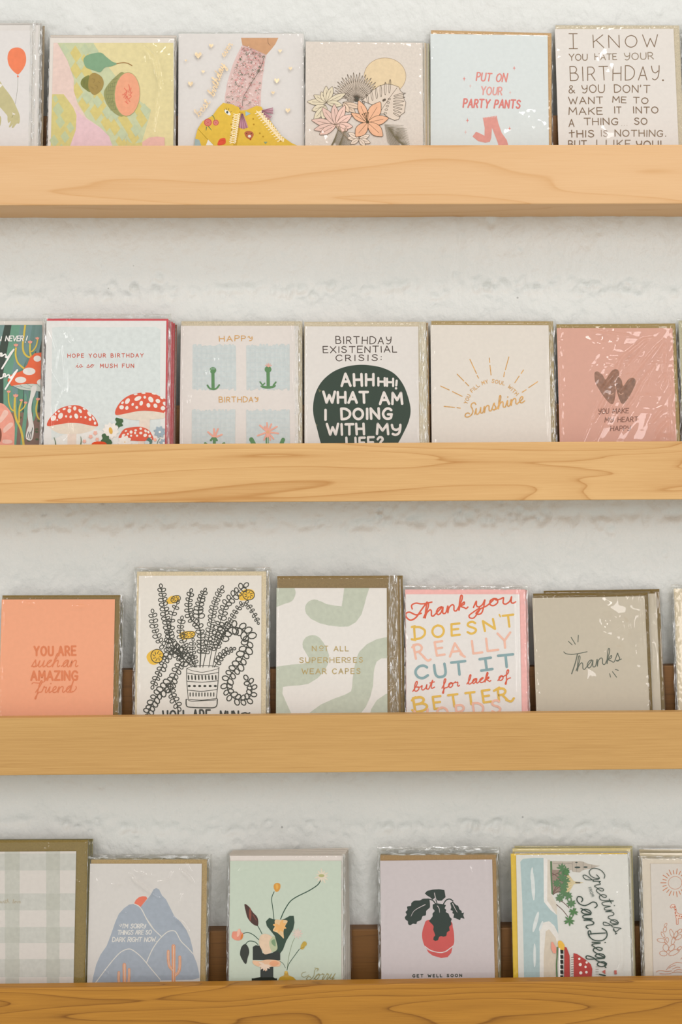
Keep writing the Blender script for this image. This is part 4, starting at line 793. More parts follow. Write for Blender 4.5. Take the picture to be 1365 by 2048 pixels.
# ------------------------------------------------------------------ third shelf
def art_friend(D):
    D.frame(0, 1170, 5.056); c = '#d77b4f'
    D.text('YOU', 348, 712, 536, 712, 88, 21, c, gap=3.6); D.text('ARE', 592, 712, 766, 708, 88, 21, c, gap=3.4)
    D.text('such', 318, 830, 602, 826, 130, 11, c, 'cur', slant=.25); D.text('an', 620, 830, 786, 826, 130, 11, c, 'cur', slant=.25)
    D.text('AMAZING', 316, 962, 786, 960, 88, 21, c, gap=2.9)
    D.line('322,1000 340,988 400,992 450,975 470,940', 9, c, smooth=True)
    D.text('friend', 360, 1090, 735, 1084, 120, 11, c, 'cur', slant=.2); D.line('700,1085 740,1080 772,1045 768,1025', 9, c, smooth=True)
def art_plant(D):
    D.frame(250, 1110, 4.403); k = '#3b3a30'; y = '#e3b53f'
    D.part('printed_yellow_blooms')
    for q, in (('365,410 400,365 470,360 480,400 440,425 380,430',), ('1005,350 1050,305 1120,305 1145,345 1120,390 1050,400 1010,395',), ('485,690 540,670 610,672 618,700 580,735 520,745 485,730',), ('190,900 215,855 270,830 320,840 340,890 320,930 270,965 220,955',)): D.fill(q, y, smooth=True)
    for x, yy, rx, ry, r in ((448, 388, 44, 30, -20), (1090, 352, 52, 44, 10), (566, 704, 54, 32, -8), (285, 890, 56, 60, 0)):
        D.ring(x, yy, rx, ry, 7, k, rot=r, n=18)
        for j in range(8):
            a = j * .785; D.line([(x + rx * .35 * math.cos(a), yy + ry * .35 * math.sin(a)), (x + rx * .72 * math.cos(a + .3), yy + ry * .72 * math.sin(a + .3))], 6, k, bump=(j == 0), lvl=j % 5)
    D.part('printed_foliage'); S = lambda P, n, r0, r1, w, col, stem=None, sd=0: D.sprig(P, int(n * 1.1), r0 * 1.22, r1 * 1.22, w * 1.35, col, asp=.74, stem=(stem or w) * 1.2, sd=sd, st=.2 if P[0] in '67' else .04)
    S('640,1020 560,900 430,800 380,650 350,480 320,290', 15, 20, 15, 6, k, stem=6, sd=1)
    S('600,1000 480,880 330,790 280,700 255,600 245,510', 10, 20, 14, 5.5, k, stem=4, sd=2)
    S('380,800 400,640 420,520 460,430', 6, 18, 13, 5.5, k, sd=3)
    S('660,1020 668,840 660,650 580,560 560,440 580,330', 12, 18, 14, 6, k, stem=9, sd=4)
    S('655,620 650,500 665,400 700,320', 7, 22, 13, 6, k, stem=7, sd=5)
    S('680,1020 720,830 760,600 790,430 850,300', 14, 16, 14, 5, k, stem=6, sd=6)
    S('735,1010 780,780 850,560 900,420 1050,280', 13, 15, 20, 6, k, stem=5, sd=7)
    S('770,1000 830,760 940,560 1050,420 1130,510 1170,590', 15, 14, 10, 5.5, k, stem=5, sd=8)
    S('640,1020 560,860 490,700 500,570', 9, 16, 14, 5.5, k, stem=5, sd=9)
    S('820,800 900,660 1000,640 1075,700 1085,770 1020,940 930,1060 900,1160 960,1260 1080,1270 1120,1180 1080,1100', 22, 30, 20, 7, k, stem=7, sd=10)
    S('780,1000 830,920 880,860 950,830', 6, 16, 12, 6, k, stem=6, sd=11)
    S('620,990 540,930 440,820 370,900 310,1020 250,1150', 10, 22, 14, 6, k, stem=6, sd=12)
    S('590,970 510,940 450,1040 400,1180 470,1340', 10, 20, 16, 6, k, stem=7, sd=13)
    S('420,1110 350,1180 270,1260 200,1400', 8, 24, 20, 7, k, stem=8, sd=14)
    S('640,1010 600,880 600,760', 5, 15, 12, 5, k, stem=5, sd=15)
    D.part('printed_pot'); D.fill('545,990 825,990 815,1120 805,1270 812,1345 545,1345 548,1270 545,1120', '#ddd6cc')
    D.line('545,1000 600,980 700,974 800,980 830,996 760,1018 680,1032 600,1020 545,1000', 5, k, smooth=True)
    D.line('545,1000 545,1100 558,1265', 6, k, smooth=True); D.line('828,1000 820,1130 806,1265', 6, k, smooth=True)
    for q in ('548,1040 680,1055 822,1035', '550,1112 680,1120 818,1108', '555,1190 680,1200 812,1184', '540,1270 680,1278 812,1262', '560,1280 600,1288 700,1282 800,1276'): D.line(q, 6, k, smooth=True)
    D.line('540,1272 545,1330 600,1342 700,1345 800,1338 815,1270', 9, k, smooth=True)
    for j in range(9): D.line([(560 + j * 30, 1064), (562 + j * 30, 1094)], 13, k, bump=(j == 0)); D.line([(575 + j * 26, 1215), (575 + j * 26, 1242)], 10, k, bump=False)
    for j in range(6): D.oval(567 + j * 46, 1154, 14, 10, k, n=10)
    D.text('yOU', 335, 1470, 515, 1470, 100, 15, k, gap=3); D.text('ARE', 600, 1470, 750, 1470, 105, 15, k, gap=3); D.text('MyN', 840, 1475, 1000, 1475, 100, 15, k, gap=2); D.line('1030,1396 1060,1388 1085,1398 1100,1390', 12, k)
def art_super(D):
    D.frame(530, 1130, 4.55); g = '#bbbfad'
    D.fill('60,160 240,180 275,225 278,270 250,325 190,350 60,375', g, smooth=True)
    D.line('478,410 560,440 700,470 800,400 850,250 880,130', 190, g, smooth=True) if False else None
    D.fill('735,120 1010,120 950,215 925,290 905,370 880,450 830,520 760,560 680,562 590,550 500,530 420,490 375,440 368,385 395,335 450,315 510,330 560,355 640,370 700,376 712,300', g, smooth=False)
    D.oval(452, 398, 86, 84, g); D.fill('380,440 420,490 500,530 590,552 620,500 450,400', g)
    D.fill('40,950 110,925 250,905 340,900 395,880 400,845 375,800 345,750 345,700 375,655 430,640 485,655 530,700 565,760 585,820 575,900 540,970 480,1030 400,1080 320,1095 220,1100 165,1110 160,1170 190,1240 240,1350 250,1500 40,1500', g)
    D.oval(435, 722, 92, 84, g); D.oval(505, 850, 78, 110, g)
    D.fill('1180,655 1100,658 1020,675 930,720 860,790 830,860 812,950 800,1040 795,1110 785,1150 730,1180 620,1220 510,1270 400,1350 330,1450 800,1450 920,1290 960,1200 985,1100 992,980 1000,930 1018,880 1060,850 1180,845', g)
    D.fill('1180,1150 1100,1175 1020,1230 970,1310 940,1420 1180,1420', g)
    t = '#b39c66'
    D.text('N', 432, 782, 468, 782, 44, 8, t, kind='foil'); D.ring(515, 750, 17, 14, 7, t); D.line('500,778 530,778', 6, t, kind='foil'); D.text('T', 545, 782, 575, 782, 44, 7, t, kind='foil')
    D.text('ALL', 630, 782, 760, 782, 42, 8, t, gap=3.6, kind='foil')
    D.text('SUPERHER', 316, 888, 740, 886, 44, 8, t, gap=3.4, kind='foil'); D.ring(765, 855, 16, 14, 7, t); D.line('750,884 780,884', 6, t); D.text('ES', 808, 886, 890, 884, 44, 8, t, gap=5, kind='foil')
    D.text('WEAR', 338, 990, 560, 990, 46, 8, t, gap=3.4, kind='foil'); D.text('CAPES', 616, 990, 868, 988, 46, 8, t, gap=4, kind='foil')
def art_better(D):
    D.frame(790, 1150, 4.707); r = '#d45a3c'; y = '#dcb24f'; p = '#e8b5a0'; b = '#84a0a3'
    D.cur = 'lettering'
    D.line('165,320 160,285 200,265 260,272 350,255', 14, r, smooth=True); D.line('305,255 250,330 200,400 150,425 112,400 105,365 140,350 200,375 250,360', 15, r, smooth=True); D.cur = 'printed_design'
    D.text('hank', 272, 408, 690, 312, 128, 14, r, 'cur', slant=.2); D.text('you', 742, 312, 1140, 262, 128, 14, r, 'cur', slant=.1); D.cur = 'lettering'; D.line('800,330 750,400 712,405 700,385 725,360 800,310', 13, r, smooth=True); D.cur = 'printed_design'
    w = 21
    D.text('DOES', 190, 606, 770, 548, 110, w, y, gap=5, jit=.04, slant=.06); D.line('160,490 190,482', w, y); D.line('160,605 195,612', w, y)
    D.text('N', 850, 528, 945, 508, 96, w, y); D.line('985,372 995,392', 14, y); D.text('T', 1030, 492, 1130, 480, 108, w, y)
    D.text('RE', 200, 790, 470, 748, 128, w, p, gap=9, jit=.04); D.text('AL', 520, 768, 825, 728, 118, w, p, gap=6, slant=.02); D.text('L', 875, 716, 975, 704, 118, w, p); D.text('Y', 980, 690, 1100, 680, 140, w, p)
    D.line('165,680 200,655', w, p, smooth=True); D.line('270,770 310,805 338,795', w, p, smooth=True); D.line('620,745 660,770', w, p)
    D.text('C', 200, 978, 318, 965, 118, w + 3, b); D.text('U', 388, 966, 485, 952, 118, w + 3, b); D.text('T', 545, 944, 676, 930, 120, w + 3, b); D.text('i', 815, 900, 920, 885, 108, w + 3, b); D.text('T', 985, 872, 1125, 858, 112, w + 3, b)
    D.text('but', 170, 1100, 375, 1062, 88, 10, r, 'cur', slant=.2); D.text('for', 445, 1070, 610, 1045, 86, 10, r, 'cur', slant=.1); D.text('lack', 680, 1030, 905, 1000, 84, 10, r, 'cur', slant=.2); D.text('of', 972, 998, 1090, 975, 84, 10, r, 'cur', slant=.15)
    D.text('B', 195, 1290, 310, 1270, 132, w + 2, y); D.line('162,1180 195,1150', w, y); D.line('165,1272 200,1300', w, y)
    D.text('ETTER', 375, 1262, 1060, 1172, 112, w, y, gap=5.5, jit=.03); D.line('935,1090 985,1060', w, y); D.line('1050,1175 1095,1190 1122,1160', w, y, smooth=True)
    D.text('WORDS', 200, 1395, 1000, 1290, 116, w, p, gap=6)
def art_thanks(D):
    D.frame(1050, 1150, 4.333); k = '#5a5f52'
    for q in ('380,575 412,605', '403,540 440,600', '466,522 462,580', '737,855 745,885', '762,838 798,886', '786,818 812,826'): D.line(q, 7, k)
    D.cur = 'lettering'; D.line('340,666 360,682 410,688 470,680 542,665', 7, k, smooth=True); D.line('458,686 440,760 408,856', 9, k, smooth=True); D.cur = 'printed_design'
    D.text('hanks', 446, 836, 840, 738, 122, 7.5, k, 'cur', slant=.2)

# ------------------------------------------------------------------ bottom shelf
def art_gingham(D):
    D.frame(0, 1660, 6.4)
    for x0, x1 in ((60, 255), (590, 770), (-460, -270), (-990, -800)): D.fill([(x0, 270), (x1, 270), (x1 - 12, 2100), (x0 + 10, 2100)], '#c7c5ba')
    for y0, y1 in ((300, 515), (810, 1025), (1240, 1445), (1650, 1880)): D.fill([(-1600, y0 + 8), (980, y0), (970, y1), (-1600, y1 + 10)], '#cac8bf')
    for x0, x1 in ((60, 255), (590, 770), (-460, -270)):
        for y0, y1 in ((300, 515), (810, 1025), (1240, 1445), (1650, 1880)): D.fill([(x0, y0 + 4), (x1, y0 + 4), (x1 - 4, y1), (x0, y1)], '#bfbeb2')
    D.text('with', 0, 935, 122, 935, 50, 6, '#b7ab93', 'cur'); D.text('love', 160, 935, 268, 935, 46, 6, '#b7ab93', 'cur'); D.text('love', -160, 935, -40, 935, 46, 6, '#b7ab93', 'cur')
def art_mountain(D):
    D.frame(160, 1680, 4.875); m = '#a5adb8'; l = '#ddd8d0'
    D.part('printed_sun'); D.fill('528,620 545,585 575,558 610,548 645,550 658,570 590,655', '#e8775c')
    D.part('printed_mountains'); D.fill('585,660 650,585 690,535 720,480 745,468 772,482 800,540 840,580 880,660 920,740 985,800 1040,880 1075,960 1100,1060 1105,1105 980,1000 880,940 780,950', m)
    D.fill('115,1420 130,1330 160,1210 200,1120 262,1030 300,930 345,800 380,720 430,665 480,630 520,622 570,640 610,690 660,790 720,870 800,945 780,1100 780,1420', m)
    D.fill('650,1195 700,1080 750,1000 800,940 860,895 915,885 945,910 985,985 1050,1050 1100,1105 1140,1200 1165,1310 1165,1345 1100,1362 1000,1365 780,1370 700,1300', m)
    D.fill('150,1400 250,1260 330,1160 400,1090 470,1062 520,1075 600,1140 700,1260 790,1362 600,1385 400,1400', m)
    for q in ('528,622 575,645 610,690 655,780 710,860 795,942', '650,1195 700,1080 750,1000 800,942 860,893 915,885 945,910 985,985 1050,1050 1102,1108', '150,1395 250,1262 330,1162 400,1092 470,1063 520,1077 600,1142 700,1262 785,1362'): D.line(q, 9, l, smooth=True)
    t = '#dfdbd5'
    D.line('385,828 398,845 410,825 398,820', 6, t); D.text("I'M SORRy", 418, 858, 640, 858, 40, 8, t, gap=1.8, slant=.15, jit=.05); D.text('THINGS ARE SO', 368, 922, 695, 918, 40, 8, t, gap=1.8, slant=.15, jit=.05); D.text('DARK RIGHT NOW.', 316, 992, 744, 990, 42, 8, t, gap=1.8, slant=.15, jit=.05)
    def cactus(x, y, hh, arms, w):
        for c, ww in (('#d9804a', w + 8), ('#ead9c6', w), ('#dd8a55', w - 5), ('#ead9c6', w * .38), ('#dd8a55', w * .12)):
            D.step(); D.line([(x, y), (x - 2, y - hh)], ww, c, bump=False)
            for a in arms: D.line(a, ww * .74, c, smooth=True, bump=False, lvl=2)
    D.part('printed_cactus'); cactus(915, 1420, 385, ['908,1270 875,1230 862,1160 862,1085', '930,1320 965,1280 975,1210 974,1140'], 30)
    D.part('printed_cactus'); cactus(435, 1430, 215, ['392,1430 378,1360 380,1290', '470,1430 480,1330 480,1260'], 26)
def art_sorry(D):
    D.frame(430, 1670, 4.403); g = '#35523f'
    D.line('933,398 905,440 830,490 720,545 660,590 610,670 580,740', 9, g, smooth=True); D.line('522,500 500,560 510,640 520,740', 7, g, smooth=True); D.line('415,870 395,830 375,795', 7, g, smooth=True)
    D.line('385,920 340,880 290,858 250,868', 7, g, smooth=True); D.line('380,965 350,940 300,935 270,962', 7, g, smooth=True); D.line('710,895 680,960 650,1080 636,1190', 4, '#7d8a6a', smooth=True); D.line('745,1005 690,1080 650,1140 636,1190', 6, g, smooth=True); D.line('560,1105 600,1130 622,1170', 4, g, smooth=True)
    D.part('printed_ochre_bud'); D.fill('518,460 525,432 550,422 575,432 577,465 560,495 535,498', '#dc9a3e', smooth=True); D.fill('535,440 550,430 560,460 545,480', '#e9b04f', smooth=True)
    D.part('printed_white_flower')
    for k in range(11): D.leaf(945, 362, k * 33, 55 + (k % 3) * 8, 16, '#e3d5c0', None, 1)
    D.oval(940, 358, 26, 14, '#b5b57a', n=10)
    D.part('printed_pale_flower')
    for k in range(9): D.leaf(728, 868, k * 40, 48, 15, '#ddc9bb', None, 1)
    D.part('printed_dark_leaf'); D.fill('262,608 300,630 335,680 372,720 383,765 375,800 330,780 290,730 272,670', '#4a2b22', smooth=True); D.fill('310,640 322,680 318,750 305,745 300,690', '#8d4a37', smooth=True); D.line('335,700 365,750', 5, '#8d4a37')
    D.part('printed_tulip'); D.fill('150,880 160,850 195,848 220,825 230,850 250,870 245,905 215,928 175,922 150,900', '#e8937a', smooth=True); D.fill('200,838 222,830 218,880 195,895', '#f0b9a2', smooth=True); D.fill('232,880 248,872 242,912 225,920', '#dc8030', smooth=True)
    D.part('printed_dark_leaf'); D.fill('268,960 295,990 303,1035 290,1080 278,1130 262,1128 235,1085 222,1045 235,985', '#2f3229', smooth=True)
    D.part('printed_vase'); D.fill('450,760 480,730 530,745 580,750 620,735 660,712 695,712 702,770 690,830 660,880 630,930 600,1010 570,1050 575,1100 510,1110 470,1060 520,1030 545,960 530,890 490,840 458,800', '#2c4534')
    D.fill('335,985 360,970 400,975 420,1040 480,1045 560,1020 576,1045 576,1102 335,1100', '#262c25', smooth=False)
    D.fill('402,1160 515,1160 515,1250 548,1280 325,1290 330,1265 402,1250', '#262c25'); D.fill('325,1262 548,1262 548,1400 325,1400', '#262c25')
    D.fill('530,750 580,748 640,755 620,800 605,850 608,910 585,890 550,860 512,840 530,800', '#e8c391', smooth=True)
    for a in (-60, -20, 20, 60, 100, 140, 190): D.leaf(572, 800, a, 62, 26, '#ecb26a', None, 1)
    D.fill('390,930 405,885 440,870 480,880 510,905 520,970 500,1030 440,1050 415,1010 395,975', '#e6c9ab', smooth=True); D.fill('480,940 520,890 545,950 550,1005 510,1030 490,1000', '#bcc29c', smooth=True); D.fill('500,930 530,920 535,980 505,960', '#7e9a72', smooth=True)
    D.fill('335,1105 400,1110 450,1098 530,1100 575,1115 570,1155 500,1160 460,1175 450,1200 430,1180 400,1165 345,1140', '#e9bd98', smooth=True)
    for a in (40, 70, 100, 130, 160, 200, 20): D.leaf(440, 1140, a, 58, 18, '#ecd3bd', None, 1)
    D.leaf(480, 1130, 0, 85, 50, '#e9a77c', None, 1)
    D.part('printed_small_vase'); D.fill('558,1280 575,1250 610,1235 615,1200 640,1200 650,1235 690,1250 720,1280 715,1400 560,1400', '#c39a35'); D.oval(628, 1208, 13, 11, '#d9b54f')
    D.oval(776, 978, 30, 18, '#c9a843', rot=-70); D.oval(790, 958, 20, 22, '#c2a23e'); D.line('755,1000 785,985', 8, '#a98c33')
    D.text('Sorry', 810, 1275, 1050, 1268, 100, 5, '#a9a06b', 'cur', slant=.45, kind='foil'); D.cur = 'lettering'; D.line('830,1230 790,1250 765,1240 770,1215 800,1205', 4, '#a9a06b', smooth=True, kind='foil'); D.line('880,1170 905,1175 900,1200', 4, '#a9a06b', smooth=True); D.cur = 'printed_design'
def art_well(D):
    D.frame(730, 1670, 4.707); g = '#27352c'; w = '#cfc3c1'
    D.part('printed_red_pot'); D.fill('600,800 560,850 540,930 548,1000 575,1060 620,1090 700,1108 760,1098 835,1035 842,950 830,870 800,810', '#cd5550', smooth=True)
    D.fill('583,1078 640,1100 720,1112 770,1100 826,1056 815,1110 780,1150 720,1158 640,1135 600,1105', '#cd5550', smooth=False)
    D.line('570,1050 620,1085 700,1106 760,1096 830,1046', 8, '#e0d5d2', smooth=True)
    D.part('printed_dark_plant'); D.line('595,602 640,615 668,650', 10, g, smooth=True); D.line('740,655 765,615 800,603 830,620', 11, g, smooth=True); D.line('665,590 680,640', 9, g)
    D.fill('565,550 590,525 640,514 700,510 750,518 758,560 762,585 745,600 725,618 690,618 660,590 640,610 615,585 590,572', g, smooth=False); D.line('657,545 662,575 670,605', 7, w, smooth=True)
    D.fill('610,610 600,600 550,600 520,615 470,618 440,640 435,665 400,675 402,705 385,725 395,750 378,775 388,800 405,810 410,840 432,848 455,835 485,838 495,815 530,800 545,765 575,755 580,715 600,695 615,675', g, smooth=True); D.line('570,655 500,690 460,720 436,765', 7, w, smooth=True, w2=3)
    D.fill('805,640 830,625 860,660 880,665 892,700 912,715 915,735 935,730 928,755 940,788 905,780 898,802 860,785 835,778 842,745 825,735 830,715 808,705 815,680', g); D.line('828,645 850,690 872,728', 8, w, smooth=True, w2=3)
    D.fill('640,655 670,642 730,650 765,660 752,690 768,705 762,725 790,740 800,770 820,790 812,815 818,840 795,865 800,900 775,915 768,950 740,958 720,950 700,960 690,990 665,998 645,985 650,960 665,945 645,890 650,860 635,840 605,810 625,785 640,765 638,740 660,715 640,690', g, smooth=False); D.line('685,668 700,690 705,730', 9, w, smooth=True, w2=3)
    D.text('GET WELL SOON', 452, 1338, 914, 1334, 24, 7, '#36443c', gap=6)
def art_diego(D):
    D.frame(1000, 1670, 3.74); k = '#3c4b43'
    D.part('printed_sea'); D.fill('155,200 175,178 250,172 328,172 330,480 380,540 430,600 440,740 420,700 380,650 330,655 300,700 305,800 300,900 310,1200 185,1200 180,900 170,500', '#afc3c3')
    D.part('printed_beach'); D.fill('330,172 358,180 365,350 358,480 400,560 428,600 380,560 332,500', '#ece6df')
    D.fill('358,185 378,185 385,440 428,520 430,600 395,545 356,490', '#dacfbf')
    D.fill('300,700 325,655 370,645 410,680 440,745 440,1200 300,1200', '#e8e2da'); D.fill('345,720 370,705 420,770 435,850 430,1200 330,1200 330,900', '#d8cab6')
    for x, y, rx, ry, r in ((250, 380, 14, 110, -3), (270, 650, 14, 80, 15), (262, 900, 10, 90, 0), (240, 290, 9, 50, 5), (310, 680, 9, 40, 20)): D.oval(x, y, rx, ry, '#dde1de', rot=r)
    D.part('printed_tower'); D.fill('378,200 400,195 520,198 600,195 625,200 660,215 690,220 720,228 752,230 720,240 690,250 625,262 600,280 545,275 540,262 378,260', '#bfb3a4')
    for q in ('400,215 540,215', '545,200 545,272', '625,200 625,262', '470,205 470,260', '575,198 575,276', '690,222 690,248'): D.line(q, 2.5, '#8e857a')
    for x, y, a, b in ((582, 242, 22, 7), (643, 240, 16, 6), (575, 205, 10, 4)): D.oval(x, y, a, b, k)
    D.fill('378,195 392,196 396,300 404,450 388,440 380,300', '#5c7b52'); D.fill('390,260 470,262 480,290 500,300 500,420 400,440', '#9b8577')
    D.part('printed_dome'); D.fill('500,300 520,300 555,345 600,352 630,356 600,362 555,368 520,430 490,430', '#d9c79c'); D.line('570,356 600,357', 9, '#5b5344')
    for r in (300, 330, 360, 390, 415): D.line([(505, r), (535, r + (356 - r) * .4)], 3, '#c9aa55')
    D.part('printed_palm_trees')
    for q in ('392,300 430,288 470,262', '392,285 430,310 455,345', '400,440 430,400 470,380', '402,445 440,420 480,440', '425,485 470,500 520,545', '425,520 470,560 510,610', '400,430 430,370'): D.line(q, 5, '#6e5348', smooth=True)
    rr = random.Random(2)
    for x, y, r in ((465, 250, 40), (490, 265, 34), (470, 310, 42), (430, 360, 34), (490, 345, 40), (480, 385, 38), (450, 470, 34), (480, 430, 38), (512, 455, 34), (535, 510, 36), (552, 575, 36), (520, 640, 42), (500, 280, 26)):
        for j in range(8): D.leaf(x, y, j * 45 + rr.uniform(-12, 12), r, 13, '#5a7f54', None, 1)
    D.part('printed_red_building'); D.fill('385,800 398,800 425,850 420,885 400,882 385,850', '#e39a86'); D.fill('436,797 460,792 485,825 480,860 455,862 440,840', '#e2b450', smooth=True)
    D.line('432,840 430,900 425,980 430,1100', 9, '#5c7b52', smooth=True)
    D.fill('440,845 452,845 470,1200 436,1200', '#e9e4dc')
    for j in range(6): D.fill([(452, 858 + j * 38), (474, 858 + j * 38), (476, 886 + j * 38), (454, 886 + j * 38)], '#2f312c')
    D.fill('484,835 500,840 522,900 525,1200 480,1200', '#b24a44'); D.fill('528,905 552,915 553,1200 530,1200', '#e5ddd2')
    for j in range(12): D.line([(535, 915 + j * 13), (550, 916 + j * 13)], 5, '#55504a', bump=(j == 0))
    D.fill('552,882 580,890 640,930 680,965 692,1000 688,1060 690,1200 554,1200', '#b24a44')
    for x, y, r in ((595, 925, 9), (602, 968, 12), (650, 952, 9), (642, 985, 9), (606, 1030, 12), (648, 1025, 10)): D.oval(x, y, r, r, '#e8e0d6', n=10)
    D.fill('765,1020 790,1005 790,1040', '#c06a60'); D.fill('856,1012 874,1010 876,1040 858,1040', '#c06a60')
    for j in range(4): D.line([(718, 985 + j * 18), (738, 985 + j * 18)], 3, '#8e857a')
    D.text('Greetings', 655, 258, 862, 735, 104, 5.5, k, 'cur', slant=.15); D.line('875,735 865,740', 6, k)
    D.text('FROM', 662, 395, 688, 462, 20, 3.5, '#77807a', gap=3)
    D.text('San', 575, 470, 650, 700, 130, 7.5, k, 'cur', slant=.15); D.text('Diego', 660, 715, 738, 1000, 134, 7.5, k, 'cur', slant=.1); D.line('745,1040 790,1050', 9, k)
def art_giraffe(D):
    D.frame(1240, 1670, 6.608); c = '#c8825c'
    D.part('printed_sun'); D.ring(735, 632, 90, 84, 6, c, n=26)
    for j in range(22):
        a = j * math.pi * 2 / 22; r0, r1 = 122, (190 if j % 2 else 168); D.line([(735 + r0 * math.cos(a), 632 + r0 * .98 * math.sin(a)), (735 + r1 * math.cos(a), 632 + r1 * .98 * math.sin(a))], 11, c, bump=(j == 0))
    D.part('printed_giraffe'); o = '680,965 668,950 690,920 705,915 730,925 745,960 755,1020 790,1045 830,1050 900,1050 1000,1080 1010,1180 985,1180 980,1110 880,1110 800,1100 775,1105 775,1180 752,1180 748,1100 735,1060 738,1010 720,960 700,950 688,968'
    D.fill(o, '#e3cdbd'); D.line(o, 6, '#c4623f', closed=True)
    for x, y in ((728, 950), (742, 985), (738, 1030), (755, 1065), (790, 1070), (820, 1080), (850, 1070), (890, 1085), (940, 1080)): D.oval(x, y, 11, 9, '#c4623f', rot=30, n=7)
    D.part('printed_prickly_pear')
    for x, y, a, rx, ry in ((610, 1190, -60, 26, 14), (600, 1250, -70, 32, 22), (575, 1320, 60, 42, 18), (560, 1395, 10, 62, 26), (622, 1395, -70, 40, 24), (612, 1490, 80, 46, 38), (580, 1565, 5, 50, 32), (690, 1300, 70, 54, 22), (710, 1400, -70, 50, 22), (745, 1320, -70, 50, 22), (795, 1270, -40, 34, 20), (780, 1350, -30, 50, 26), (690, 1490, -50, 50, 30), (720, 1550, -25, 75, 32), (790, 1500, -40, 34, 18)):
        D.ring(x, y, rx, ry, 5, c, rot=a, n=16)
        for j in range(10):
            t = j * .628; ca, sa = math.cos(math.radians(a)), math.sin(math.radians(a)); ex, ey = rx * math.cos(t), ry * math.sin(t)
            px_, py_ = x + ex * ca - ey * sa, y + ex * sa + ey * ca; D.line([(px_, py_), (px_ + (px_ - x) * .14, py_ + (py_ - y) * .18)], 4, c, bump=(j == 0))
    D.part('printed_hills')
    for q in ('485,1810 510,1795 560,1792 620,1800 690,1795', '530,1830 600,1835 680,1830', '620,1780 660,1730 710,1700 760,1680 830,1690 900,1680', '650,1760 690,1735 740,1720', '700,1770 760,1745 800,1750', '720,1800 770,1775 830,1785', '810,1640 830,1620 860,1640', '690,1820 760,1810 840,1815'): D.line(q, 6, c, smooth=True)

# ------------------------------------------------------------------ the cards, shelf by shelf (positions read off the photograph)
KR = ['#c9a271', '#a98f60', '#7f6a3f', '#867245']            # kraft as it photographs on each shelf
LK = '#cdbfa4'
def C(card, col, env, ecol, label, art=None, **k):
    d = dict(card=(*card, col), label=label, art=art); d.update(k)
    if env: d['env'] = (*env, ecol)
    return d

# ---- top shelf
stack(0, [C((-178, 62, 65, 61), '#e6e0dc', (-172, 50, 80, 49), '#e3dcd6', 'white card with a green bear paw holding an orange balloon, cut by the left edge', art_balloon, ekind='stock', sl=(3, 8, 6),
            ridges=[('500,100 490,500 520,900 530,1300 540,1700', .0006, .0009), ('560,120 560,700 575,1200 560,1880', .0005, .0007)], seams=[(-20, -8), (-3, 6)], fr=(0, 30, 7.317), patches=[(480, 1150, 160, 300, .0008, 160, 60, 20)]),
          C((-172, 58, 74, 57), '#e2dbd5', (-168, 46, 84, 45), '#e0d8d1', 'white card standing behind the balloon card, only its edge showing', None, ekind='stock', sl=(3, 6, 6)),
          C((-168, 60, 80, 59), '#e2dbd5', (-164, 52, 89, 51), '#cdb491', 'rearmost card of the balloon stack, a sliver of tan envelope', None, sl=(3, 4, 4))])
stack(0, [C((100, 75.5, 349, 76), '#e8dfd5', None, None, 'square card with half melon, muffin and leaf on pastel diamonds', art_melon, sl=(3, 4, 5), seams=['r', 'l'], fr=(0, 30, 3.689),
            ridges=[('1060,230 1150,330 1190,520 1130,860', .0007, .0050), ('1300,160 1295,400 1285,700 1290,940', .0007, .0013), ('365,150 360,400 345,620', .0006, .0010)], patches=[(1150, 500, 150, 380, .0022, 130, 26, -12), (1110, 270, 110, 70, .0016, 90, 90, 30)]),
          C((101, 72, 352, 72), '#ddd0c4', (101, 70, 353, 70.5), '#d8c4ae', 'card hidden behind the melon card, its pale envelope edge showing', None, ekind='stock', sl=(2, 2, 4))])
stack(0, [C((357.5, 67.5, 608, 67), '#e5dfda', None, None, 'card with two yellow lace-up boots under floral trousers, gold hearts around', art_boots, sl=(2, 5, 4), seams=['r', 't'], fr=(340, 40, 4.55),
            ridges=[('60,140 75,150 120,130 300,125 480,120 700,122 900,118 1080,118', .0006, .0012), ('1195,170 1180,500 1200,1100', .0006, .0008)], patches=[(1000, 300, 200, 200, .0004, 60, 60, 0)])])
stack(0, [C((612, 83, 846, 85.5), '#e3d7cb', None, None, 'cream card with line-drawn tropical leaves and flowers before a pale sun', art_botanical, stock='fleck', sl=(2, 5, 3), fr=(600, 60, 5.056),
            ridges=[('92,1000 90,1080 95,1160', .0006, .0011), ('40,50 48,300 55,800', .0005, .0007)], patches=[(220, 1080, 70, 90, .0018, 110, 70, 20)]),
          C((613, 84, 851, 86), '#d9cbb8', (613, 83, 853, 85), '#cbb692', 'first card behind the tropical leaves card, only an edge showing', None, sl=(2, 3, 3)),
          C((616, 86, 856, 87), '#d9cbb8', (616, 85, 859, 86), '#b8b393', 'rearmost card behind the tropical leaves card, thin greenish edge showing', None, sl=(2, 3, 3))])
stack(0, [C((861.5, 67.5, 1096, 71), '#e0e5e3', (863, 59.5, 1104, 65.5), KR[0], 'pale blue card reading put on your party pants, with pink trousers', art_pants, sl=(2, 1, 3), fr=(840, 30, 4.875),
            ridges=[('1300,180 1320,700 1328,1240', .0005, .0008)], wr=.0001, patches=[(1100, 1040, 190, 110, .0013, 80, 70, 30), (860, 1180, 80, 60, .0011, 90, 80, 20)])])
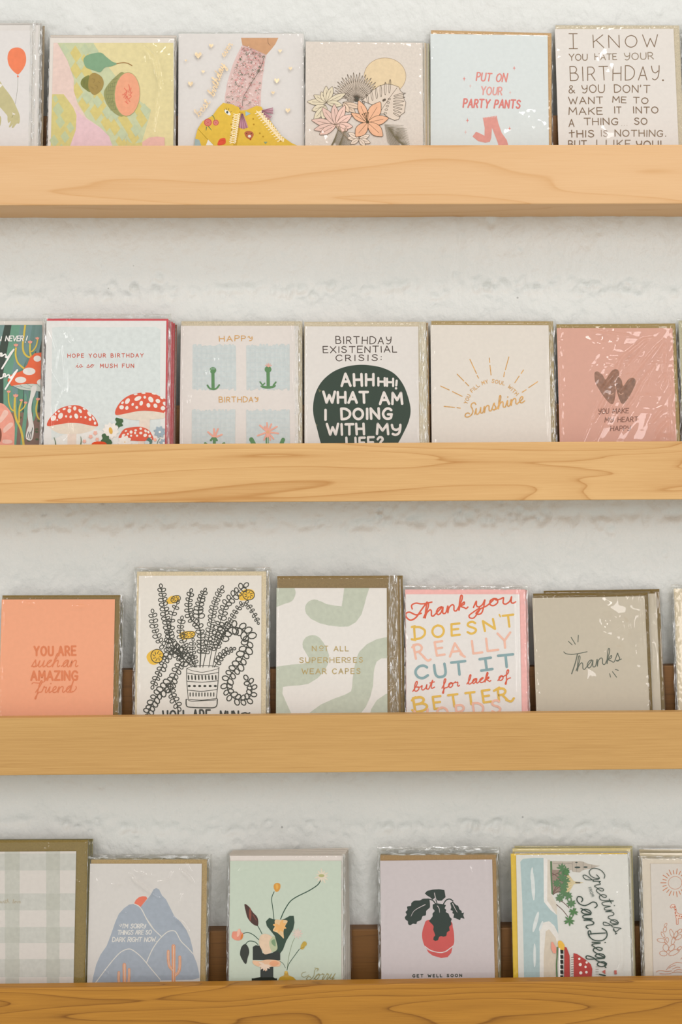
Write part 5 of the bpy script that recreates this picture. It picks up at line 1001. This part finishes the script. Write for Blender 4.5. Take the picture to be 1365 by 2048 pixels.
stack(0, [C((1110.5, 58, 1348, 57.5), '#e9e1d9', (1112, 49.5, 1360, 50), LK, 'white card with hand-lettered brown birthday message filling it', art_know, sl=(2, 2, 4), fr=(1090, 30, 4.964),
            ridges=[('720,110 780,90 850,110 880,130', .0006, .0010)], patches=[(620, 560, 90, 160, .0011, 90, 60, 0), (600, 1170, 140, 60, .0009, 90, 60, 0), (780, 180, 200, 70, .0005, 60, 60, 0)])])
stack(0, [C((1374, 56, 1610, 56), '#e9e1d9', (1372, 48, 1618, 48), LK, 'tan-enveloped card beyond the right edge of the top ledge', None, sl=(2, 2, 4))])

# ---- second shelf
stack(1, [C((-158, 650, 84.3, 650), '#e6e0d8', (-150, 641.5, 89, 641.5), '#ddd6cd', 'dark green card with spotted orange toadstool and pink worm, cut by the left edge', art_worm, ekind='stock', sl=(3, 6, 3), fr=(0, 620, 7.318),
            ridges=[('50,130 100,125 170,135', .0005, .0012)])])
stack(1, [C((93, 641.5, 333, 641.5), '#e5e2de', (93.5, 636.5, 337, 637), '#cf5055', 'card with spotted red toadstools and flowers below small red lettering', art_mush, ekind='ink', sl=(8, 10, 5), seams=['l', 't', (-1, 6)], fr=(0, 610, 3.689), rough=1.5,
            ridges=[('505,60 520,130 515,200 530,270', .0009, .0018), ('380,180 430,330 400,480 470,600 400,760 400,900', .0009, .0012), ('470,300 490,500 490,640 440,700', .0008, .0009), ('900,65 1000,70 1190,75', .0010, .0014), ('1250,70 1290,66 1300,130', .0009, .0016), ('520,850 530,930 480,1000', .0008, .0009)], patches=[(430, 210, 90, 60, .0011, 160, 120, 20), (520, 800, 120, 90, .0006, 130, 90, 40)])]
         + [C((100 + j * 4, 643 + j * 2.6, 337 + j * 4.2, 643 + j * 3), '#e9d6d2', (100 + j * 4, 640 + j * 2.6, 341 + j * 4.4, 640 + j * 3), ('#d9747a', '#cf5055', '#c8484c', '#8a5a45')[j],
              ('second card from the front of the red envelope stack', 'third card from the front of the red envelope stack', 'fourth card from the front of the red envelope stack', 'rearmost card of the red envelope stack, its envelope brown')[j], None, ekind='ink', sl=(2, 4, 3), wr=.0001) for j in range(4)])
stack(1, [C((362, 651.5, 597, 651.5), '#e3dad3', (363, 642, 605, 642), LK, 'card with four blue squares of sprouting cactus flowers and ochre lettering', art_happy, sl=(1, 1.5, 2), seams=[(-16, -1)], fr=(340, 620, 4.875),
            ridges=[('1200,80 1225,300 1225,700 1262,1020 1278,1290', .0009, .0022), ('1265,170 1270,500 1262,760 1280,1030', .0007, .0014), ('205,800 190,860 185,910', .0005, .0009)], patches=[(455, 470, 25, 50, .0008, 120, 60, 0), (370, 600, 20, 60, .0008, 120, 60, 0)])])
stack(1, [C((610, 652.5, 837, 653), '#e2dbd4', (609, 643, 853, 643), LK, 'white card with a dark green circle of birthday crisis lettering', art_crisis, sl=(1, 1.5, 2), seams=[(-15, 0), (-1, 3)], fr=(590, 620, 4.875),
            ridges=[('1215,100 1220,400 1215,700 1240,920 1218,1200 1232,1290', .0009, .0018), ('1290,170 1300,700 1270,1160 1290,1290', .0006, .0012), ('30,180 60,500 40,800 60,1020 60,1290', .0006, .0014)]),
          C((614, 652, 842, 652), '#e2dbd4', (612, 645, 857, 645), '#a9854a', 'card behind the birthday crisis card, one brown corner showing', None, sl=(1, 2, 2))])
stack(1, [C((861.5, 650, 1098, 650.5), '#e3dacf', (863.5, 641.5, 1107, 642), '#ab9465', 'cream card with ochre sunburst and script word below curved lettering', art_sunshine, sl=(1, 1.5, 4), seams=[(-9, 1), 'r'], fr=(840, 620, 4.875),
            ridges=[('1262,150 1250,500 1240,900 1258,1290', .0006, .0016), ('1310,130 1320,500 1300,800 1330,1100', .0006, .0014), ('108,150 95,500 110,1290', .0004, .0011), ('1265,145 1300,125 1325,140', .0005, .0016)])])
stack(1, [C((1114.5, 656, 1346, 656), '#d9a593', (1114, 648, 1352, 646.5), '#a08957', 'pink card with two overlapping brown hearts under heavily creased film', art_hearts, sl=(1, 1.5, 1.5), fr=(1090, 620, 4.964), res=.0009,
            ridges=[('440,195 560,215 700,245 830,255', .0008, .0018), ('700,590 760,480 860,400 980,300 1060,285', .0012, .0024), ('800,585 860,520 930,430 1060,290', .0010, .0020), ('560,790 640,700 740,560', .0016, .0028), ('500,1300 590,1100 720,840 880,650 900,620', .0010, .0016), ('480,1100 560,940 600,860', .0014, .0022),
                    ('730,1110 800,1000 880,880 960,720 1080,570', .0012, .0024), ('880,640 980,520 1100,380 1180,300', .0010, .0020), ('1130,460 1190,350 1195,480 1185,600', .0012, .0026), ('1110,740 1190,640 1210,690 1170,780', .0010, .0020), ('1000,800 1080,580', .0008, .0015),
                    ('1240,600 1250,800 1240,1000 1265,1200 1285,1300', .0008, .0020), ('1090,1290 1140,1180 1220,1100 1230,1200 1230,1300', .0018, .0030), ('1050,1130 1120,1040 1170,980', .0014, .0020), ('380,1290 450,1100 500,940 650,640', .0008, .0012)],
            patches=[(600, 300, 170, 110, .0030, 55, 65, 20), (880, 740, 420, 440, .0036, 11, 100, 58), (1180, 1150, 90, 200, .0022, 40, 110, 70)])])
stack(1, [C((1366, 650, 1600, 650), '#d8cdb4', (1358.5, 641, 1606, 641), '#b8b295', 'pale card in wrinkled film cut by the right edge, beside the pink hearts card', None, seams=['l', 't'], sl=(4, 4, 4), rough=1.6, fr=(1300, 620, 7.31),
            ridges=[('430,130 440,600 450,1100 460,1500', .0006, .0012)])])

# ---- third shelf
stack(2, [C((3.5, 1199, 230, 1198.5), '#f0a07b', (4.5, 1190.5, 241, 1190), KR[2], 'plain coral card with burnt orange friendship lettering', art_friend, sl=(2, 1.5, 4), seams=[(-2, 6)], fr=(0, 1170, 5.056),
            ridges=[('245,178 300,184 355,188', .0006, .0018), ('750,212 830,210 900,198', .0006, .0018), ('12,150 28,300 8,700 15,1200', .0005, .0012), ('1190,610 1185,760 1200,860 1180,960 1190,1110', .0012, .0026), ('1225,420 1235,700 1210,1200', .0006, .0012)], patches=[(1190, 1150, 30, 130, .0008, 200, 120, 0)]),
          C((6, 1197, 236, 1196), '#d9b9a4', (6, 1192, 246, 1192), '#6d6446', 'card behind the coral friendship card, dark edge showing', None, sl=(1, 1, 5))])
stack(2, [C((278, 1151.5, 523.5, 1151), '#ded7cd', (274, 1143, 533, 1142.5), '#cfbf9f', 'tall white card with black-ink potted plant and yellow blooms', art_plant, sl=(6, 9, 8), seams=['l', 't', 'r'], fr=(250, 1110, 4.403), rough=1.6,
            ridges=[('80,110 85,400 85,900 90,1380', .0007, .0013), ('115,190 120,500 115,1000 125,1390', .0005, .0010), ('75,120 200,105 370,98 650,100 1000,100 1270,98', .0006, .0009), ('1275,130 1270,500 1275,700 1245,850 1270,1000 1285,1390', .0010, .0024), ('215,150 225,200 180,200', .0006, .0010)]),
          C((280, 1154, 527, 1154), '#ded7cd', (279, 1146, 538, 1145), '#c4b493', 'second card of the potted plant stack, only its border showing', None, sl=(9, 9, 6))])
stack(2, [C((553.5, 1176, 774, 1176), '#dfd9d2', (555, 1152, 799, 1151), '#86704a', 'white card with sage green wavy bands and small gold capitals', art_super, sl=(2, .5, 2), seams=[(-22, -4)], fr=(530, 1130, 4.55), rough=1.4,
            ridges=[('1190,290 1150,380 1140,400', .0010, .0022), ('1195,430 1140,470 1130,640 1170,760 1200,700 1195,450', .0006, .0016), ('1130,840 1160,870 1215,850', .0007, .0020), ('1135,930 1180,900 1205,960', .0006, .0012), ('1140,1095 1210,1090', .0006, .0018), ('1130,1150 1180,1110 1200,1200 1150,1260', .0007, .0016), ('1225,90 1150,190 1250,110', .0007, .0014)], patches=[(1170, 1000, 40, 350, .0006, 240, 130, 0)]),
          C((556, 1176, 780, 1176), '#dfd9d2', (558, 1153, 806, 1151), '#857047', 'card behind the sage green banded card, brown right border showing', None, sl=(2, 1, 2))])
stack(2, [C((812, 1188.5, 1040, 1188.5), '#dfd9d4', (811, 1178.5, 1052, 1178.5), '#eab0aa', 'white card with red, mustard, pink and blue thank you lettering', art_better, ekind='ink', sl=(4, 8, 4), seams=['l', 't', (0, 5)], fr=(790, 1150, 4.707), rough=1.5,
            ridges=[('90,110 90,400 95,800 88,1280', .0006, .0014), ('1145,130 1150,500 1160,1280', .0006, .0010), ('95,95 150,105 200,120', .0010, .0020), ('1180,90 1225,95 1225,130', .0008, .0020), ('1250,130 1260,600 1270,1200', .0005, .0011)]),
          C((816, 1190, 1046, 1190), '#dfd9d4', (815, 1180, 1056, 1180), '#eab0aa', 'second pink-enveloped card, behind the colourful thank you card', None, ekind='ink', sl=(3, 6, 4))])
stack(2, [C((1065.5, 1196, 1290, 1192.5), '#bfb4a1', (1067.5, 1187, 1297, 1184.5), '#73603a', 'greige card with script thanks and a bright glare patch', art_thanks, sl=(1.5, .8, .8), fr=(1050, 1150, 4.333), res=.0010,
            ridges=[('1010,210 1025,500 1038,720', .0010, .0018)], patches=[(860, 450, 260, 240, .0062, 46, 40, 30), (900, 620, 200, 130, .0042, 55, 50, 10), (530, 900, 50, 60, .0012, 70, 60, 0), (640, 260, 220, 60, .0012, 40, 60, 20), (560, 500, 90, 60, .0010, 60, 60, 30)]),
          C((1087, 1190, 1313, 1187), '#bfb4a1', (1088.5, 1181.5, 1320, 1178), '#73603a', 'leaning card behind the script thanks card, its right strip showing', None, sl=(1, .8, 4), fr=(1050, 1150, 4.333), res=.0012,
            ridges=[('1100,170 1108,300', .0016, .0028), ('1110,600 1125,700 1130,900', .0007, .0014), ('1180,350 1205,530', .0006, .0016)])])
stack(2, [C((1351, 1184, 1585, 1184), '#cdbea2', (1349, 1177, 1592, 1177), '#d5c8ae', 'tan card in clear film cut by the right edge of the third ledge', None, seams=['l', 't'], sl=(6, 8, 4), fr=(1260, 1140, 6.83), rough=1.8,
            ridges=[('560,250 570,600 555,900 560,1300', .0006, .0014), ('575,1330 555,1480 565,1640', .0007, .0020), ('600,300 610,900 600,1500', .0005, .0009)])])

# ---- bottom shelf
stack(3, [C((-106, 1704, 152.5, 1702.5), '#dbd3cb', (-100, 1681, 176, 1680), '#8a7644', 'pale gingham card in kraft envelope, cut by the left edge', art_gingham, sl=(2, 1, 1), fr=(0, 1660, 6.4), rough=1.2,
            ridges=[('580,238 640,232 700,234', .0005, .0018), ('1005,650 1012,700 1000,740', .0005, .0018)]),
          C((-104, 1702, 158, 1700), '#dbd3cb', (-98, 1680, 181, 1679), '#7f7447', 'second card of the gingham stack, dark green-brown edge showing', None, sl=(2, 1, 3)),
          C((-104, 1702, 162, 1700), '#dbd3cb', (-98, 1679.5, 186, 1678), '#8c8358', 'rearmost card of the gingham stack', None, sl=(2, 1, 3))])
stack(3, [C((180, 1727.5, 404, 1727.5), '#dad4ce', (182, 1719, 414.5, 1718.5), '#b09565', 'card with blue-grey mountains, orange sun and orange cacti', art_mountain, sl=(4, 10, 6), seams=['t', 'r'], fr=(160, 1680, 4.875), rough=1.7, res=.0010,
            ridges=[('490,330 540,390 640,460 760,560', .0009, .0022), ('980,290 1050,340 1110,420', .0008, .0018), ('540,300 620,330 720,350', .0008, .0012), ('310,430 450,415', .0008, .0012), ('900,310 880,380 770,405', .0008, .0012), ('925,750 1000,810 1060,890', .0007, .0018), ('1000,520 980,600 960,700', .0010, .0012), ('460,700 450,800 440,830', .0008, .0010), ('1255,200 1250,500 1270,900 1265,1300', .0008, .0020), ('1040,220 1060,280 1090,310', .0006, .0012), ('250,1270 290,1300 260,1350', .0007, .0012), ('320,180 350,220', .0005, .0014), ('90,200 75,600 70,1300', .0005, .0009)],
            patches=[(850, 560, 150, 120, .0010, 120, 90, 50), (200, 380, 80, 130, .0008, 90, 60, 10), (500, 650, 120, 120, .0008, 110, 80, 60), (400, 170, 300, 30, .0007, 200, 200, 0)]),
          C((182, 1722, 409, 1722), '#dad4ce', (183, 1716, 418, 1716), '#b8aa84', 'card behind the mountain card, pale edge showing', None, sl=(3, 8, 6))])
stack(3, [C((460.5, 1722, 683, 1721.5), '#c9d3c1', (460.5, 1711.5, 686.5, 1711), '#e3d8d0', 'pale green card with an abstract vase of flowers and ochre blooms', art_sorry, ekind='stock', sl=(6, 3, 5), seams=['l', 'r', (-3, 5)], fr=(430, 1670, 4.403), rough=1.6,
            ridges=[('95,200 100,700 92,1250', .0006, .0016), ('1120,180 1190,200 1215,180', .0007, .0012), ('1160,230 1180,600 1170,1000 1180,1260', .0008, .0018), ('1205,180 1205,700 1210,1260', .0007, .0016), ('185,640 200,800 170,950 150,1190', .0010, .0010), ('210,330 240,300 300,290', .0008, .0010), ('1000,280 1040,500 1060,900', .0008, .0006)])]
         + [C((460 + j * 1.5, 1718 - j * 3, 688 + j * 2, 1716 - j * 4), '#e0d8cf', (459 + j * 2, 1708 - j * 2.4, 690 + j * 2.4, 1707 - j * 3.6), '#dcd2c6',
              ('second card of the pale green vase stack', 'third card of the pale green vase stack', 'fourth card of the pale green vase stack', 'rearmost card of the pale green vase stack, its envelope rising behind')[j], None, ekind='stock', sl=(5, 2, 6)) for j in range(4)])
stack(3, [C((760.5, 1721.5, 985, 1719), '#cfc4c4', (761, 1710, 993, 1709), '#a28152', 'lilac card with dark-leaved plant in a red pot and small capitals', art_well, sl=(5, 16, 5), seams=['l', 'r', 't'], fr=(730, 1670, 4.707), rough=1.6,
            ridges=[('1170,110 1145,250 1140,400 1145,560', .0008, .0012), ('165,200 175,500 170,900 160,1300', .0006, .0012), ('1270,180 1275,600 1290,1000 1270,1290', .0008, .0020), ('130,130 160,160 215,165', .0007, .0018), ('1000,150 1080,165 1190,140', .0007, .0014), ('980,290 1040,420 1050,700', .0012, .0006)], patches=[(560, 350, 120, 200, .0004, 40, 30, 0)]),
          C((762, 1716, 990, 1714), '#cfc4c4', (762, 1708, 996, 1706), '#a89468', 'second card of the red pot stack, only its edge showing', None, sl=(3, 12, 5)),
          C((766, 1718, 992, 1717), '#cfc4c4', (766, 1709, 999, 1708), '#8a8263', 'rearmost card of the red pot stack', None, sl=(3, 10, 4))])
stack(3, [C((1033, 1709.5, 1257, 1708.5), '#dfdcd4', (1022.5, 1707.5, 1256, 1706), '#dfba3f', 'travel card turned sideways with beach, palms and large green script', art_diego, ekind='ink', sl=(2, 5, 4), seams=['r'], fr=(1000, 1670, 3.74), rough=1.5,
            ridges=[('875,440 910,620 905,800 915,960 880,1040', .0010, .0020), ('975,120 985,400 990,800', .0005, .0012), ('95,110 110,130 200,105', .0008, .0014), ('950,100 940,300 970,500', .0006, .0008)], patches=[(820, 200, 140, 80, .0005, 60, 60, 0)]),
          C((1030, 1704, 1261, 1703), '#e0dbd0', (1026, 1697, 1262, 1696), '#d8c68c', 'second card of the sideways travel stack, thin yellow top edge showing', None, ekind='ink', sl=(2, 3, 4)),
          C((1034, 1702, 1263, 1701), '#e0dbd0', (1030, 1692, 1266, 1692), '#b9ae7f', 'rearmost card of the sideways travel stack, olive envelope edge showing', None, sl=(2, 3, 4))])
stack(3, [C((1302, 1727.5, 1530, 1727.5), '#d9d0c6', (1285, 1717, 1524, 1717), '#dccfbc', 'pale card with rust line drawings of sun, giraffe and prickly pear, cut by right edge', art_giraffe, ekind='stock', sl=(8, 6, 4), seams=['t', 'l'], fr=(1240, 1670, 6.608), rough=1.5,
            ridges=[('235,300 225,700 230,1100 235,1400', .0007, .0016), ('300,400 290,900 310,1400 315,1800', .0008, .0018), ('490,270 440,360', .0009, .0018), ('430,400 410,900 395,1400', .0006, .0008)]),
          C((1290, 1716, 1528, 1716), '#dcd2c4', (1281, 1706, 1528, 1706), '#d6c7a9', 'second card of the giraffe stack, beige top edge showing', None, ekind='stock', sl=(5, 6, 4), fr=(1240, 1670, 6.608), ridges=[('330,180 480,160 600,190', .0006, .0015)]),
          C((1290, 1712, 1528, 1712), '#dcd2c4', (1280, 1699, 1530, 1699), '#cdbd9a', 'rearmost card of the giraffe stack, tallest tan envelope', None, ekind='stock', sl=(4, 8, 4), rough=1.5)])
